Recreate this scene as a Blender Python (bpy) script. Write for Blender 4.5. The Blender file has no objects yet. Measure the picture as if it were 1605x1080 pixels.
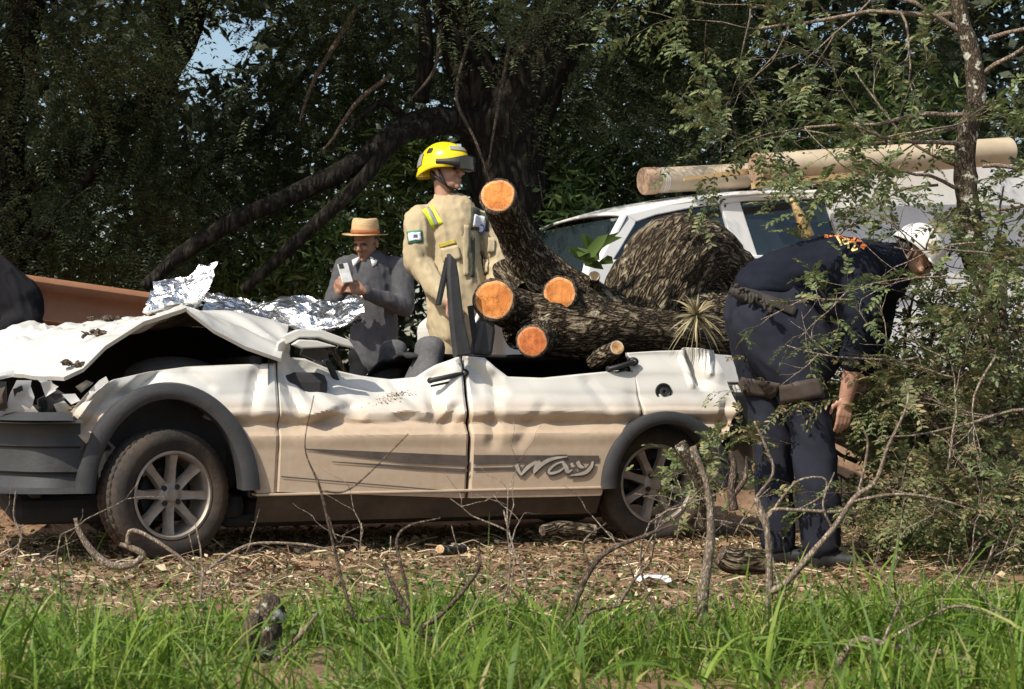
import bpy, bmesh, math, random
import numpy as np
from mathutils import Vector, Matrix, noise as mnoise, Euler

# ------------------------------------------------------------------ camera, sky, sun, exposure
SC = bpy.context.scene
COL = SC.collection
FPX, HZ, CX, CAMZ = 2648.0, 610.0, 802.5, 0.816
cam_d = bpy.data.cameras.new('camera'); cam = bpy.data.objects.new('camera', cam_d); COL.objects.link(cam)
cam.location = (0, 0, CAMZ); cam.rotation_euler = (math.radians(90), 0, 0)
cam_d.sensor_width = 36; cam_d.lens = FPX / 1605 * 36; cam_d.shift_y = (HZ - 540) / 1605
cam_d.clip_start = 0.05; cam_d.clip_end = 400
cam_d.dof.use_dof = True; cam_d.dof.focus_distance = 8.6; cam_d.dof.aperture_fstop = 7.0
SC.camera = cam

SUN_DIR = Vector((-0.47, -0.50, 0.73)).normalized()      # towards the sun
SUN_EL = math.asin(SUN_DIR.z); SUN_AZ = math.atan2(SUN_DIR.x, SUN_DIR.y)
world = bpy.data.worlds.new('World'); SC.world = world; world.use_nodes = True
wn = world.node_tree.nodes; wl = world.node_tree.links
bgn = wn['Background']; sky = wn.new('ShaderNodeTexSky'); sky.sky_type = 'NISHITA'; sky.sun_disc = False
sky.sun_elevation = SUN_EL; sky.sun_rotation = SUN_AZ; sky.air_density = 1.3; sky.dust_density = 2.0
wl.new(sky.outputs[0], bgn.inputs[0]); bgn.inputs[1].default_value = 0.12
sun_d = bpy.data.lights.new('sun', 'SUN'); sun = bpy.data.objects.new('sun', sun_d); COL.objects.link(sun)
sun_d.energy = 4.1; sun_d.angle = math.radians(0.6); sun_d.color = (1.0, 0.93, 0.80)
sun.rotation_euler = SUN_DIR.to_track_quat('Z', 'Y').to_euler()
sun.location = SUN_DIR * 30
SC.view_settings.view_transform = 'Standard'; SC.view_settings.look = 'None'
SC.view_settings.exposure = 0.36; SC.view_settings.gamma = 1.0; SC.view_settings.use_curve_mapping = False
SC.render.engine = 'CYCLES'
SC.cycles.use_denoising = True; SC.cycles.max_bounces = 7; SC.cycles.diffuse_bounces = 3
SC.cycles.glossy_bounces = 3; SC.cycles.transmission_bounces = 4; SC.cycles.transparent_max_bounces = 6
SC.cycles.caustics_reflective = False; SC.cycles.caustics_refractive = False

R = random.Random(11)
NR = np.random.default_rng(7)

# ------------------------------------------------------------------ helpers
def pw(px, py, Y):
    return Vector(((px - CX) / FPX * Y, Y, CAMZ + (HZ - py) / FPX * Y))
def sstep(a, b, x):
    t = min(1, max(0, (x - a) / (b - a))); return t * t * (3 - 2 * t)

def tag(o, label, cat, group=None, kind=None):
    if label: o['label'] = label
    if cat: o['category'] = cat
    if group: o['group'] = group
    if kind: o['kind'] = kind
    return o
def empty(name, loc, label=None, cat=None, group=None):
    o = bpy.data.objects.new(name, None); COL.objects.link(o); o.location = loc
    o.empty_display_size = 0.1
    return tag(o, label, cat, group)
def root_loc(p):
    v = Vector((0, 0, 0))
    while p is not None:
        v = v + Vector(p.location); p = p.parent
    return v
def link_mesh(me, name, mats, parent=None, smooth=True):
    for m in (mats if isinstance(mats, (list, tuple)) else [mats]):
        if len(me.materials) < 8 and m is not None: me.materials.append(m)
    if smooth and len(me.polygons):
        me.polygons.foreach_set('use_smooth', np.ones(len(me.polygons), dtype=bool))
    o = bpy.data.objects.new(name, me); COL.objects.link(o)
    if parent is not None: o.parent = parent
    return o
class MB:
    """collects vertices (world space) and faces; build() links ONE mesh object"""
    def __init__(s): s.v = []; s.f = []; s.mi = []
    def add(s, v, f, mi=0):
        b = len(s.v); s.v.extend([tuple(p) for p in v]); s.f.extend([tuple(i + b for i in q) for q in f]); s.mi.extend([mi] * len(f)); return s
    def build(s, name, mats, parent=None, smooth=True, origin=None, sharp=None):
        off = root_loc(parent) if origin is None else Vector(origin)
        me = bpy.data.meshes.new(name)
        me.from_pydata([(p[0] - off.x, p[1] - off.y, p[2] - off.z) for p in s.v], [], s.f)
        if any(s.mi): me.polygons.foreach_set('material_index', s.mi)
        o = link_mesh(me, name, mats, parent, smooth)
        if sharp is not None: me.set_sharp_from_angle(angle=math.radians(sharp))
        if parent is None and origin is not None: o.location = off
        return o
def grid_faces(nu, nv, closed_u=False):
    f = []
    for i in range(nu if closed_u else nu - 1):
        for j in range(nv - 1):
            a = i * nv + j; b = ((i + 1) % nu) * nv + j
            f.append((a, b, b + 1, a + 1))
    return f
def box(c, size, rot=None, taper=1.0):
    hx, hy, hz = [k / 2 for k in size]; v = []
    for z in (-1, 1):
        k = taper if z > 0 else 1
        for x, y in ((-1, -1), (1, -1), (1, 1), (-1, 1)):
            p = Vector((x * hx * k, y * hy * k, z * hz))
            if rot is not None: p = rot @ p
            v.append(p + Vector(c))
    return v, [(3, 2, 1, 0), (4, 5, 6, 7), (0, 1, 5, 4), (1, 2, 6, 5), (2, 3, 7, 6), (3, 0, 4, 7)]
def catmull(pts, n):
    P = [np.array(p, float) for p in pts]
    if len(P) < 3:
        return [P[0] + (P[-1] - P[0]) * (i / (n - 1)) for i in range(n)]
    Q = [2 * P[0] - P[1]] + P + [2 * P[-1] - P[-2]]
    out = []; m = len(P) - 1
    for i in range(n):
        x = i / (n - 1) * m; k = min(int(x), m - 1); t = x - k
        a, b, c, d = Q[k], Q[k + 1], Q[k + 2], Q[k + 3]
        out.append(0.5 * ((2 * b) + (c - a) * t + (2 * a - 5 * b + 4 * c - d) * t * t + (3 * b - a - 3 * c + d) * t ** 3))
    return out
def tube(pts, rad, seg=8, cap=True, rough=0.0, rs=6.0, seed=0.0):
    """tube along points with radii; rough = relative radius noise"""
    P = [Vector(p) for p in pts]; n = len(P); v = []; f = []
    T = []
    for i in range(n):
        d = P[min(i + 1, n - 1)] - P[max(i - 1, 0)]
        T.append(d.normalized() if d.length > 1e-9 else Vector((0, 0, 1)))
    nrm = T[0].orthogonal().normalized()
    for i in range(n):
        nrm = nrm - T[i] * nrm.dot(T[i])
        nrm = nrm.normalized() if nrm.length > 1e-6 else T[i].orthogonal().normalized()
        b = T[i].cross(nrm); r = rad[i] if hasattr(rad, '__len__') else rad
        for k in range(seg):
            a = 2 * math.pi * k / seg; d = nrm * math.cos(a) + b * math.sin(a)
            rr = r
            if rough:
                q = (P[i] + d * r) * rs
                rr = r * (1 + rough * (mnoise.noise(q + Vector((seed, 0, 0))) + 0.5 * mnoise.noise(q * 2.7)))
            v.append(P[i] + d * rr)
    for i in range(n - 1):
        for k in range(seg):
            a = i * seg + k; b2 = i * seg + (k + 1) % seg
            f.append((a, b2, b2 + seg, a + seg))
    if cap:
        f.append(tuple(range(seg - 1, -1, -1))); f.append(tuple(range((n - 1) * seg, n * seg)))
    return v, f
def ptube(pix, seg=8, n=None, rough=0.0, **k):
    """path given as (px, py, Y, radius)"""
    P = [tuple(pw(a, b, Y)) + (r,) for a, b, Y, r in pix]
    C = catmull(P, n or max(6, len(P) * 5))
    return tube([c[:3] for c in C], [max(0.0008, c[3]) for c in C], seg, rough=rough, **k)
def ellipsoid(c, r, R3=None, nu=16, nv=10):
    v = []; f = []
    for j in range(nv + 1):
        ph = math.pi * j / nv
        for i in range(nu):
            th = 2 * math.pi * i / nu
            p = Vector((r[0] * math.sin(ph) * math.cos(th), r[1] * math.sin(ph) * math.sin(th), r[2] * math.cos(ph)))
            if R3 is not None: p = R3 @ p
            v.append(p + Vector(c))
    for j in range(nv):
        for i in range(nu):
            a = j * nu + i; b = j * nu + (i + 1) % nu
            f.append((a, a + nu, b + nu, b))
    return v, f
def lathe(prof, seg=32, axis='Y', mod=None):
    """profile of (radius, along) closed around an axis"""
    v = []; f = []; n = len(prof)
    for i in range(seg):
        a = 2 * math.pi * i / seg
        for j, (r, h) in enumerate(prof):
            rr = r + (mod(i, j) if mod else 0)
            v.append((rr * math.cos(a), h, rr * math.sin(a)) if axis == 'Y' else (rr * math.cos(a), rr * math.sin(a), h))
    for i in range(seg):
        for j in range(n - 1):
            a = i * n + j; b = ((i + 1) % seg) * n + j
            f.append((a, b, b + 1, a + 1))
    return v, f
def blob(prims, voxel=0.012, smooth=4, fac=0.6, disp=None):
    """one continuous surface grown round a list of closed shapes (v, f)"""
    mb = MB()
    for v, f in prims: mb.add(v, f)
    me = bpy.data.meshes.new('tmp'); me.from_pydata(mb.v, [], mb.f)
    bm = bmesh.new(); bm.from_mesh(me); bmesh.ops.remove_doubles(bm, verts=bm.verts, dist=1e-5)
    bmesh.ops.recalc_face_normals(bm, faces=bm.faces); bm.to_mesh(me); bm.free()
    o = bpy.data.objects.new('tmp', me); COL.objects.link(o)
    m = o.modifiers.new('r', 'REMESH'); m.mode = 'VOXEL'; m.voxel_size = voxel
    if smooth:
        s = o.modifiers.new('s', 'SMOOTH'); s.iterations = smooth; s.factor = fac
    dg = bpy.context.evaluated_depsgraph_get()
    e = bpy.data.meshes.new_from_object(o.evaluated_get(dg))
    bpy.data.objects.remove(o); bpy.data.meshes.remove(me)
    if disp:
        N = [Vector(v.normal) for v in e.vertices]
        for v, nn in zip(e.vertices, N): v.co = v.co + nn * disp(Vector(v.co), nn)
    return e
def place_mesh(me, name, mats, parent, smooth=True):
    off = root_loc(parent)
    me.transform(Matrix.Translation(-off)); me.name = name
    return link_mesh(me, name, mats, parent, smooth)
def cap_prim(p0, p1, r0, r1, sx=1.0, seg=14, ax=None):
    """tapered capsule; sx flattens across the given axis"""
    p0 = Vector(p0); p1 = Vector(p1); d = (p1 - p0); L = max(d.length, 1e-4); t = d / L
    pts = []; rad = []
    for k in range(5):
        a = -math.pi / 2 + k / 4 * math.pi / 2
        pts.append(p0 + t * (r0 * math.sin(a))); rad.append(max(r0 * math.cos(a), 0.002))
    for k in range(5):
        a = k / 4 * math.pi / 2
        pts.append(p1 + t * (r1 * math.sin(a))); rad.append(max(r1 * math.cos(a), 0.002))
    v, f = tube(pts, rad, seg)
    if sx != 1.0 and ax is not None:
        ax = Vector(ax).normalized(); out = []
        for q in v:
            k = (q - p0).dot(t) / L; c = p0 + d * k; w = (q - c).dot(ax)
            out.append(q + ax * (w * (sx - 1)))
        v = out
    return v, f

# ------------------------------------------------------------------ materials
def hexc(r, g, b): return (r, g, b, 1)
def new_mat(name):
    m = bpy.data.materials.new(name); m.use_nodes = True
    nt = m.node_tree; return m, nt, nt.nodes['Principled BSDF'], nt.nodes, nt.links
def ramp(n, stops):
    r = n.new('ShaderNodeValToRGB'); e = r.color_ramp.elements
    while len(e) < len(stops): e.new(0.5)
    for k, (p, c) in enumerate(stops): e[k].position = p; e[k].color = c if len(c) == 4 else (*c, 1)
    return r
def mat_noise(name, stops, scale=8, rough=0.8, detail=6, bump=0.0, bscale=None, metallic=0.0, stretch=None, spec=0.5, obj=True, bdist=0.01):
    m, nt, b, n, l = new_mat(name)
    tc = n.new('ShaderNodeTexCoord'); mp = n.new('ShaderNodeMapping')
    l.new(tc.outputs['Object'], mp.inputs[0])
    if stretch: mp.inputs['Scale'].default_value = stretch
    no = n.new('ShaderNodeTexNoise'); no.inputs['Scale'].default_value = scale; no.inputs['Detail'].default_value = detail
    no.inputs['Roughness'].default_value = 0.65
    l.new(mp.outputs[0], no.inputs['Vector'])
    r = ramp(n, stops); l.new(no.outputs[0], r.inputs[0]); l.new(r.outputs[0], b.inputs['Base Color'])
    b.inputs['Roughness'].default_value = rough; b.inputs['Metallic'].default_value = metallic
    b.inputs['Specular IOR Level'].default_value = spec
    if bump:
        n2 = n.new('ShaderNodeTexNoise'); n2.inputs['Scale'].default_value = bscale or scale * 3; n2.inputs['Detail'].default_value = 8
        l.new(mp.outputs[0], n2.inputs['Vector'])
        bp = n.new('ShaderNodeBump'); bp.inputs['Strength'].default_value = bump; bp.inputs['Distance'].default_value = bdist
        l.new(n2.outputs[0], bp.inputs['Height']); l.new(bp.outputs[0], b.inputs['Normal'])
    return m
def mat_plain(name, c, rough=0.6, metallic=0.0, var=0.25, scale=14, bump=0.0, spec=0.5):
    lo = tuple(k * (1 - var) for k in c); hi = tuple(min(1, k * (1 + var)) for k in c)
    return mat_noise(name, [(0.3, lo), (0.7, hi)], scale, rough, 5, bump, None, metallic, None, spec)
def mat_leaf(name, stops, trans=0.3, rough=0.5, spec=0.4, patch=None):
    m, nt, b, n, l = new_mat(name)
    g = n.new('ShaderNodeNewGeometry'); r = ramp(n, stops)
    l.new(g.outputs['Random Per Island'], r.inputs[0])
    col = r.outputs[0]
    if patch:
        tc = n.new('ShaderNodeTexCoord'); no = n.new('ShaderNodeTexNoise'); no.inputs['Scale'].default_value = patch[0]
        l.new(tc.outputs['Object'], no.inputs['Vector']); r2 = ramp(n, [(0.42, (0, 0, 0)), (0.62, (1, 1, 1))]); l.new(no.outputs[0], r2.inputs[0])
        mx = n.new('ShaderNodeMixRGB'); l.new(r2.outputs[0], mx.inputs[0]); l.new(col, mx.inputs[1]); mx.inputs[2].default_value = (*patch[1], 1); col = mx.outputs[0]
    l.new(col, b.inputs['Base Color'])
    b.inputs['Roughness'].default_value = rough; b.inputs['Specular IOR Level'].default_value = spec
    if trans:
        t = n.new('ShaderNodeBsdfTranslucent'); l.new(col, t.inputs[0])
        mx = n.new('ShaderNodeMixShader'); mx.inputs[0].default_value = trans
        l.new(b.outputs[0], mx.inputs[1]); l.new(t.outputs[0], mx.inputs[2]); l.new(mx.outputs[0], n['Material Output'].inputs[0])
    return m
def mat_bark(name, dark, mid, light, scale=14, stretch=(1, 1, 0.35), bump=1.0, lichen=None, dist=0.03, attr=None):
    m, nt, b, n, l = new_mat(name)
    tc = n.new('ShaderNodeTexCoord'); mp = n.new('ShaderNodeMapping')
    if attr: at = n.new('ShaderNodeAttribute'); at.attribute_name = attr; l.new(at.outputs['Vector'], mp.inputs[0])
    else: l.new(tc.outputs['Object'], mp.inputs[0])
    mp.inputs['Scale'].default_value = stretch
    nz = n.new('ShaderNodeTexNoise'); nz.inputs['Scale'].default_value = scale * 0.7; nz.inputs['Detail'].default_value = 4
    l.new(mp.outputs[0], nz.inputs['Vector'])
    mxv = n.new('ShaderNodeMixRGB'); mxv.inputs[0].default_value = 0.22; l.new(mp.outputs[0], mxv.inputs[1]); l.new(nz.outputs['Color'], mxv.inputs[2])
    vo = n.new('ShaderNodeTexVoronoi'); vo.feature = 'DISTANCE_TO_EDGE'; vo.inputs['Scale'].default_value = scale * 1.6; l.new(mxv.outputs[0], vo.inputs['Vector'])
    n2 = n.new('ShaderNodeTexNoise'); n2.inputs['Scale'].default_value = scale * 4; n2.inputs['Detail'].default_value = 8; l.new(mp.outputs[0], n2.inputs['Vector'])
    r0 = ramp(n, [(0.0, (0, 0, 0)), (0.35, (1, 1, 1))]); l.new(vo.outputs[0], r0.inputs[0])
    mm = n.new('ShaderNodeMath'); mm.operation = 'MULTIPLY'; l.new(r0.outputs[0], mm.inputs[0]); l.new(n2.outputs[0], mm.inputs[1])
    r = ramp(n, [(0.04, dark), (0.28, mid), (0.62, light)]); l.new(mm.outputs[0], r.inputs[0]); col = r.outputs[0]
    if lichen:
        n3 = n.new('ShaderNodeTexNoise'); n3.inputs['Scale'].default_value = lichen[1]; n3.inputs['Detail'].default_value = 5; l.new(tc.outputs['Object'], n3.inputs['Vector'])
        r3 = ramp(n, [(lichen[2], (0, 0, 0)), (lichen[2] + 0.05, (1, 1, 1))]); l.new(n3.outputs[0], r3.inputs[0])
        mx = n.new('ShaderNodeMixRGB'); l.new(r3.outputs[0], mx.inputs[0]); l.new(col, mx.inputs[1]); mx.inputs[2].default_value = (*lichen[0], 1); col = mx.outputs[0]
    l.new(col, b.inputs['Base Color']); b.inputs['Roughness'].default_value = 0.95; b.inputs['Specular IOR Level'].default_value = 0.15
    bp = n.new('ShaderNodeBump'); bp.inputs['Strength'].default_value = bump; bp.inputs['Distance'].default_value = dist
    l.new(mm.outputs[0], bp.inputs['Height']); l.new(bp.outputs[0], b.inputs['Normal'])
    return m
def mat_carpaint(name):
    """white paint; tan low on the body (height in metres) is dust plus painted-in shade, with blotches"""
    m, nt, b, n, l = new_mat(name)
    tc = n.new('ShaderNodeTexCoord'); sx = n.new('ShaderNodeSeparateXYZ'); l.new(tc.outputs['Object'], sx.inputs[0])
    no = n.new('ShaderNodeTexNoise'); no.inputs['Scale'].default_value = 5; no.inputs['Detail'].default_value = 8; no.inputs['Roughness'].default_value = 0.7; l.new(tc.outputs['Object'], no.inputs['Vector'])
    ma = n.new('ShaderNodeMath'); ma.operation = 'MULTIPLY_ADD'; l.new(no.outputs[0], ma.inputs[0]); ma.inputs[1].default_value = 0.16; l.new(sx.outputs['Z'], ma.inputs[2])
    mr = n.new('ShaderNodeMapRange'); mr.inputs[1].default_value = 0.74; mr.inputs[2].default_value = 0.86; mr.inputs[3].default_value = 0.88; mr.inputs[4].default_value = 0.07; l.new(ma.outputs[0], mr.inputs[0])  # tan below the crease holds both dust and the shade tone there
    n2 = n.new('ShaderNodeTexNoise'); n2.inputs['Scale'].default_value = 26; n2.inputs['Detail'].default_value = 9; l.new(tc.outputs['Object'], n2.inputs['Vector'])
    r2 = ramp(n, [(0.3, (0.80, 0.80, 0.80)), (0.7, (1, 1, 1))]); l.new(n2.outputs[0], r2.inputs[0])
    mu = n.new('ShaderNodeMath'); mu.operation = 'MULTIPLY'; l.new(mr.outputs[0], mu.inputs[0]); l.new(r2.outputs[0], mu.inputs[1])
    mx = n.new('ShaderNodeMixRGB'); l.new(mu.outputs[0], mx.inputs[0]); mx.inputs[1].default_value = (0.60, 0.595, 0.565, 1); mx.inputs[2].default_value = (0.44, 0.305, 0.185, 1)
    l.new(mx.outputs[0], b.inputs['Base Color'])
    ro = n.new('ShaderNodeMapRange'); ro.inputs[3].default_value = 0.28; ro.inputs[4].default_value = 0.8; l.new(mu.outputs[0], ro.inputs[0]); l.new(ro.outputs[0], b.inputs['Roughness'])
    bp = n.new('ShaderNodeBump'); bp.inputs['Strength'].default_value = 0.12; bp.inputs['Distance'].default_value = 0.004; l.new(n2.outputs[0], bp.inputs['Height']); l.new(bp.outputs[0], b.inputs['Normal'])
    return m
def mat_wood_end(name, c0, c1, sap):
    m, nt, b, n, l = new_mat(name)
    tc = n.new('ShaderNodeTexCoord'); no = n.new('ShaderNodeTexNoise'); no.inputs['Scale'].default_value = 14; no.inputs['Detail'].default_value = 8; no.inputs['Roughness'].default_value = .7; l.new(tc.outputs['Object'], no.inputs['Vector'])
    wv = n.new('ShaderNodeTexNoise'); wv.inputs['Scale'].default_value = 55; wv.inputs['Detail'].default_value = 8
    mp = n.new('ShaderNodeMapping'); mp.inputs['Rotation'].default_value = (0, 0.7, 0.3); mp.inputs['Scale'].default_value = (1, 1, 0.10); l.new(tc.outputs['Object'], mp.inputs[0]); l.new(mp.outputs[0], wv.inputs['Vector'])
    mx = n.new('ShaderNodeMixRGB'); mx.inputs[0].default_value = 0.4; l.new(no.outputs[0], mx.inputs[1]); l.new(wv.outputs[0], mx.inputs[2])
    r = ramp(n, [(0.36, c0), (0.5, c1), (0.66, sap)]); l.new(mx.outputs[0], r.inputs[0])
    at = n.new('ShaderNodeAttribute'); at.attribute_name = 'ring'
    ad = n.new('ShaderNodeMath'); ad.operation = 'MULTIPLY_ADD'; l.new(no.outputs[0], ad.inputs[0]); ad.inputs[1].default_value = .16; l.new(at.outputs['Fac'], ad.inputs[2])
    rr = ramp(n, [(0.90, (0, 0, 0)), (0.98, (1, 1, 1))]); l.new(ad.outputs[0], rr.inputs[0])
    m2 = n.new('ShaderNodeMixRGB'); l.new(rr.outputs[0], m2.inputs[0]); l.new(r.outputs[0], m2.inputs[1]); m2.inputs[2].default_value = (sap[0], sap[1] * 1.12, sap[2] * 1.45, 1)
    wa = n.new('ShaderNodeMath'); wa.operation = 'MULTIPLY_ADD'; l.new(at.outputs['Fac'], wa.inputs[0]); wa.inputs[1].default_value = 60; 
    wm = n.new('ShaderNodeMath'); wm.operation = 'MULTIPLY'; l.new(no.outputs[0], wm.inputs[0]); wm.inputs[1].default_value = 22; l.new(wm.outputs[0], wa.inputs[2])
    sn = n.new('ShaderNodeMath'); sn.operation = 'SINE'; l.new(wa.outputs[0], sn.inputs[0])
    rs = ramp(n, [(0.0, (.88, .84, .80)), (0.5, (1, 1, 1))]); l.new(sn.outputs[0], rs.inputs[0])
    m3 = n.new('ShaderNodeMixRGB'); m3.blend_type = 'MULTIPLY'; m3.inputs[0].default_value = 1; l.new(m2.outputs[0], m3.inputs[1]); l.new(rs.outputs[0], m3.inputs[2])
    vc = n.new('ShaderNodeTexVoronoi'); vc.feature = 'DISTANCE_TO_EDGE'; vc.inputs['Scale'].default_value = 13
    mv = n.new('ShaderNodeMixRGB'); mv.inputs[0].default_value = .12; l.new(tc.outputs['Object'], mv.inputs[1]); l.new(no.outputs['Color'], mv.inputs[2]); l.new(mv.outputs[0], vc.inputs['Vector'])
    rc = ramp(n, [(0.0, (.34, .26, .20)), (0.035, (1, 1, 1))]); l.new(vc.outputs[0], rc.inputs[0])
    n5 = n.new('ShaderNodeTexNoise'); n5.inputs['Scale'].default_value = 7; l.new(tc.outputs['Object'], n5.inputs['Vector']); r5 = ramp(n, [(0.35, (.72, .66, .62)), (0.65, (1.08, 1.05, 1.0))]); l.new(n5.outputs[0], r5.inputs[0])
    m4 = n.new('ShaderNodeMixRGB'); m4.blend_type = 'MULTIPLY'; m4.inputs[0].default_value = .8; l.new(m3.outputs[0], m4.inputs[1]); l.new(rc.outputs[0], m4.inputs[2])
    m5 = n.new('ShaderNodeMixRGB'); m5.blend_type = 'MULTIPLY'; m5.inputs[0].default_value = 1; l.new(m4.outputs[0], m5.inputs[1]); l.new(r5.outputs[0], m5.inputs[2])
    l.new(m5.outputs[0], b.inputs['Base Color']); b.inputs['Roughness'].default_value = 0.9
    bp = n.new('ShaderNodeBump'); bp.inputs['Strength'].default_value = 0.9; bp.inputs['Distance'].default_value = 0.008; l.new(mx.outputs[0], bp.inputs['Height']); l.new(bp.outputs[0], b.inputs['Normal'])
    return m
def mat_glass_dark(name, c=(0.02, 0.03, 0.035)):
    m, nt, b, n, l = new_mat(name)
    b.inputs['Base Color'].default_value = (*c, 1); b.inputs['Roughness'].default_value = 0.05; b.inputs['Coat Weight'].default_value = 0.5
    return m

M = {}
M['paint'] = mat_carpaint('dusty_shaded_white_paint')
M['white'] = mat_noise('white_paint', [(0.3, (0.66, 0.66, 0.65)), (0.7, (0.8, 0.8, 0.79))], 4, 0.35, 6)
M['plastic'] = mat_noise('grey_plastic', [(0.3, (0.024, 0.025, 0.028)), (0.7, (0.050, 0.050, 0.052))], 6, 0.62, 8, 0.15, 60)
M['dusty_plastic'] = mat_noise('dusty_black_plastic', [(0.3, (0.03, 0.028, 0.026)), (0.7, (0.10, 0.072, 0.05))], 5, 0.8, 8, 0.2, 50)
M['black'] = mat_plain('black_trim', (0.014, 0.014, 0.015), 0.55)
M['interior'] = mat_plain('dark_interior', (0.022, 0.022, 0.024), 0.85, bump=0.2)
M['seat'] = mat_plain('grey_seat_cloth', (0.10, 0.10, 0.105), 0.95, bump=0.3, scale=40)
M['tyre'] = mat_noise('dusty_rubber', [(0.35, (0.020, 0.019, 0.018)), (0.75, (0.10, 0.068, 0.045))], 5, 0.9, 8, 0.3, 40)
M['tread'] = mat_noise('tread_rubber', [(0.35, (0.028, 0.027, 0.026)), (0.6, (0.07, 0.05, 0.038)), (0.72, (0.30, 0.12, 0.06))], 4, 0.95, 6)
M['alloy'] = mat_noise('dusty_alloy', [(0.3, (0.24, 0.205, 0.17)), (0.7, (0.42, 0.37, 0.32))], 12, 0.5, 6, 0.1, None, 0.35)
M['decal_dark'] = mat_noise('dusty_decal', [(0.3, (0.05, 0.045, 0.042)), (0.7, (0.13, 0.10, 0.08))], 9, 0.8)
M['decal_silver'] = mat_plain('silver_decal', (0.42, 0.38, 0.33), 0.6)
M['metal'] = mat_plain('bare_metal', (0.30, 0.29, 0.28), 0.4, 0.7)
M['airbag'] = mat_noise('grey_airbag_cloth', [(0.3, (0.13, 0.13, 0.125)), (0.7, (0.26, 0.25, 0.235))], 5, 0.9, 5, 0.3, 30)
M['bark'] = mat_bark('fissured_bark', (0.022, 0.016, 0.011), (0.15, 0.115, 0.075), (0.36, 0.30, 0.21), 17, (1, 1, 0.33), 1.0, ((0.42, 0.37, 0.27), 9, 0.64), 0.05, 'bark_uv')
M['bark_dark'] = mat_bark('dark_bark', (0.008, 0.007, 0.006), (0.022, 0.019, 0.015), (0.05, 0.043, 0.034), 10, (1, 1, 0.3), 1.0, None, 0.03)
M['bark_grey'] = mat_bark('grey_twig_bark', (0.10, 0.075, 0.058), (0.27, 0.215, 0.165), (0.46, 0.39, 0.32), 30, (1, 1, 0.4), 0.6, None, 0.004)
M['bark_brown'] = mat_bark('brown_twig_bark', (0.04, 0.03, 0.023), (0.13, 0.095, 0.072), (0.27, 0.215, 0.17), 30, (1, 1, 0.4), 0.6, None, 0.004)
M['bark_lichen'] = mat_bark('lichen_bark', (0.03, 0.024, 0.018), (0.10, 0.078, 0.055), (0.2, 0.16, 0.12), 26, (1, 1, 0.5), 0.9, ((0.5, 0.5, 0.42), 22, 0.58), 0.006)
M['cut'] = mat_wood_end('fresh_cut_wood', (0.60, 0.20, 0.045), (0.74, 0.29, 0.075), (0.80, 0.38, 0.13))
M['cut_red'] = mat_wood_end('fresh_cut_reddish_wood', (0.50, 0.13, 0.04), (0.62, 0.19, 0.06), (0.70, 0.28, 0.10))
M['cut_pale'] = mat_wood_end('pale_split_wood', (0.45, 0.28, 0.13), (0.62, 0.43, 0.22), (0.75, 0.6, 0.38))
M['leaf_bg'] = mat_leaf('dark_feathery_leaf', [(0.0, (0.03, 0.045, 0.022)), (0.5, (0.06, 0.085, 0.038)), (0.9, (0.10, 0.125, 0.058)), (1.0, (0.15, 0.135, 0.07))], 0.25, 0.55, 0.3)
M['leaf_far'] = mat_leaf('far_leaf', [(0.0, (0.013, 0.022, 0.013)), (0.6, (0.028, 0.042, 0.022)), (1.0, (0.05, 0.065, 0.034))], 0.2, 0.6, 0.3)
M['leaf_lance'] = mat_leaf('bright_lance_leaf', [(0.0, (0.04, 0.08, 0.02)), (0.5, (0.09, 0.155, 0.04)), (1.0, (0.18, 0.24, 0.07))], 0.35, 0.5, 0.4)
M['leaf_pin'] = mat_leaf('olive_leaflet', [(0.0, (0.075, 0.11, 0.038)), (0.5, (0.145, 0.195, 0.075)), (0.85, (0.24, 0.27, 0.12)), (1.0, (0.34, 0.29, 0.12))], 0.35, 0.52, 0.45)
M['leaf_dry'] = mat_leaf('withering_leaflet', [(0.0, (0.085, 0.11, 0.04)), (0.5, (0.17, 0.19, 0.08)), (0.82, (0.27, 0.23, 0.115)), (1.0, (0.42, 0.31, 0.17))], 0.3, 0.6, 0.4)
M['grass'] = mat_leaf('grass_blade', [(0.0, (0.06, 0.12, 0.014)), (0.4, (0.12, 0.215, 0.026)), (0.78, (0.21, 0.32, 0.042)), (0.93, (0.28, 0.34, 0.07)), (1.0, (0.44, 0.36, 0.18))], 0.35, 0.55, 0.35)
M['chips'] = mat_leaf('wood_chip_litter', [(0.0, (0.10, 0.066, 0.042)), (0.3, (0.20, 0.118, 0.07)), (0.6, (0.33, 0.225, 0.135)), (0.88, (0.50, 0.40, 0.26)), (1.0, (0.66, 0.57, 0.40))], 0.0, 0.9, 0.2)
M['brom'] = mat_leaf('pale_bromeliad', [(0.0, (0.22, 0.20, 0.11)), (0.5, (0.36, 0.31, 0.18)), (1.0, (0.5, 0.42, 0.27))], 0.15, 0.6, 0.3)
M['soil'] = mat_noise('reddish_litter_soil', [(0.25, (0.11, 0.058, 0.033)), (0.5, (0.22, 0.13, 0.075)), (0.75, (0.35, 0.24, 0.145))], 9, 0.95, 10, 0.8, 40)
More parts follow.
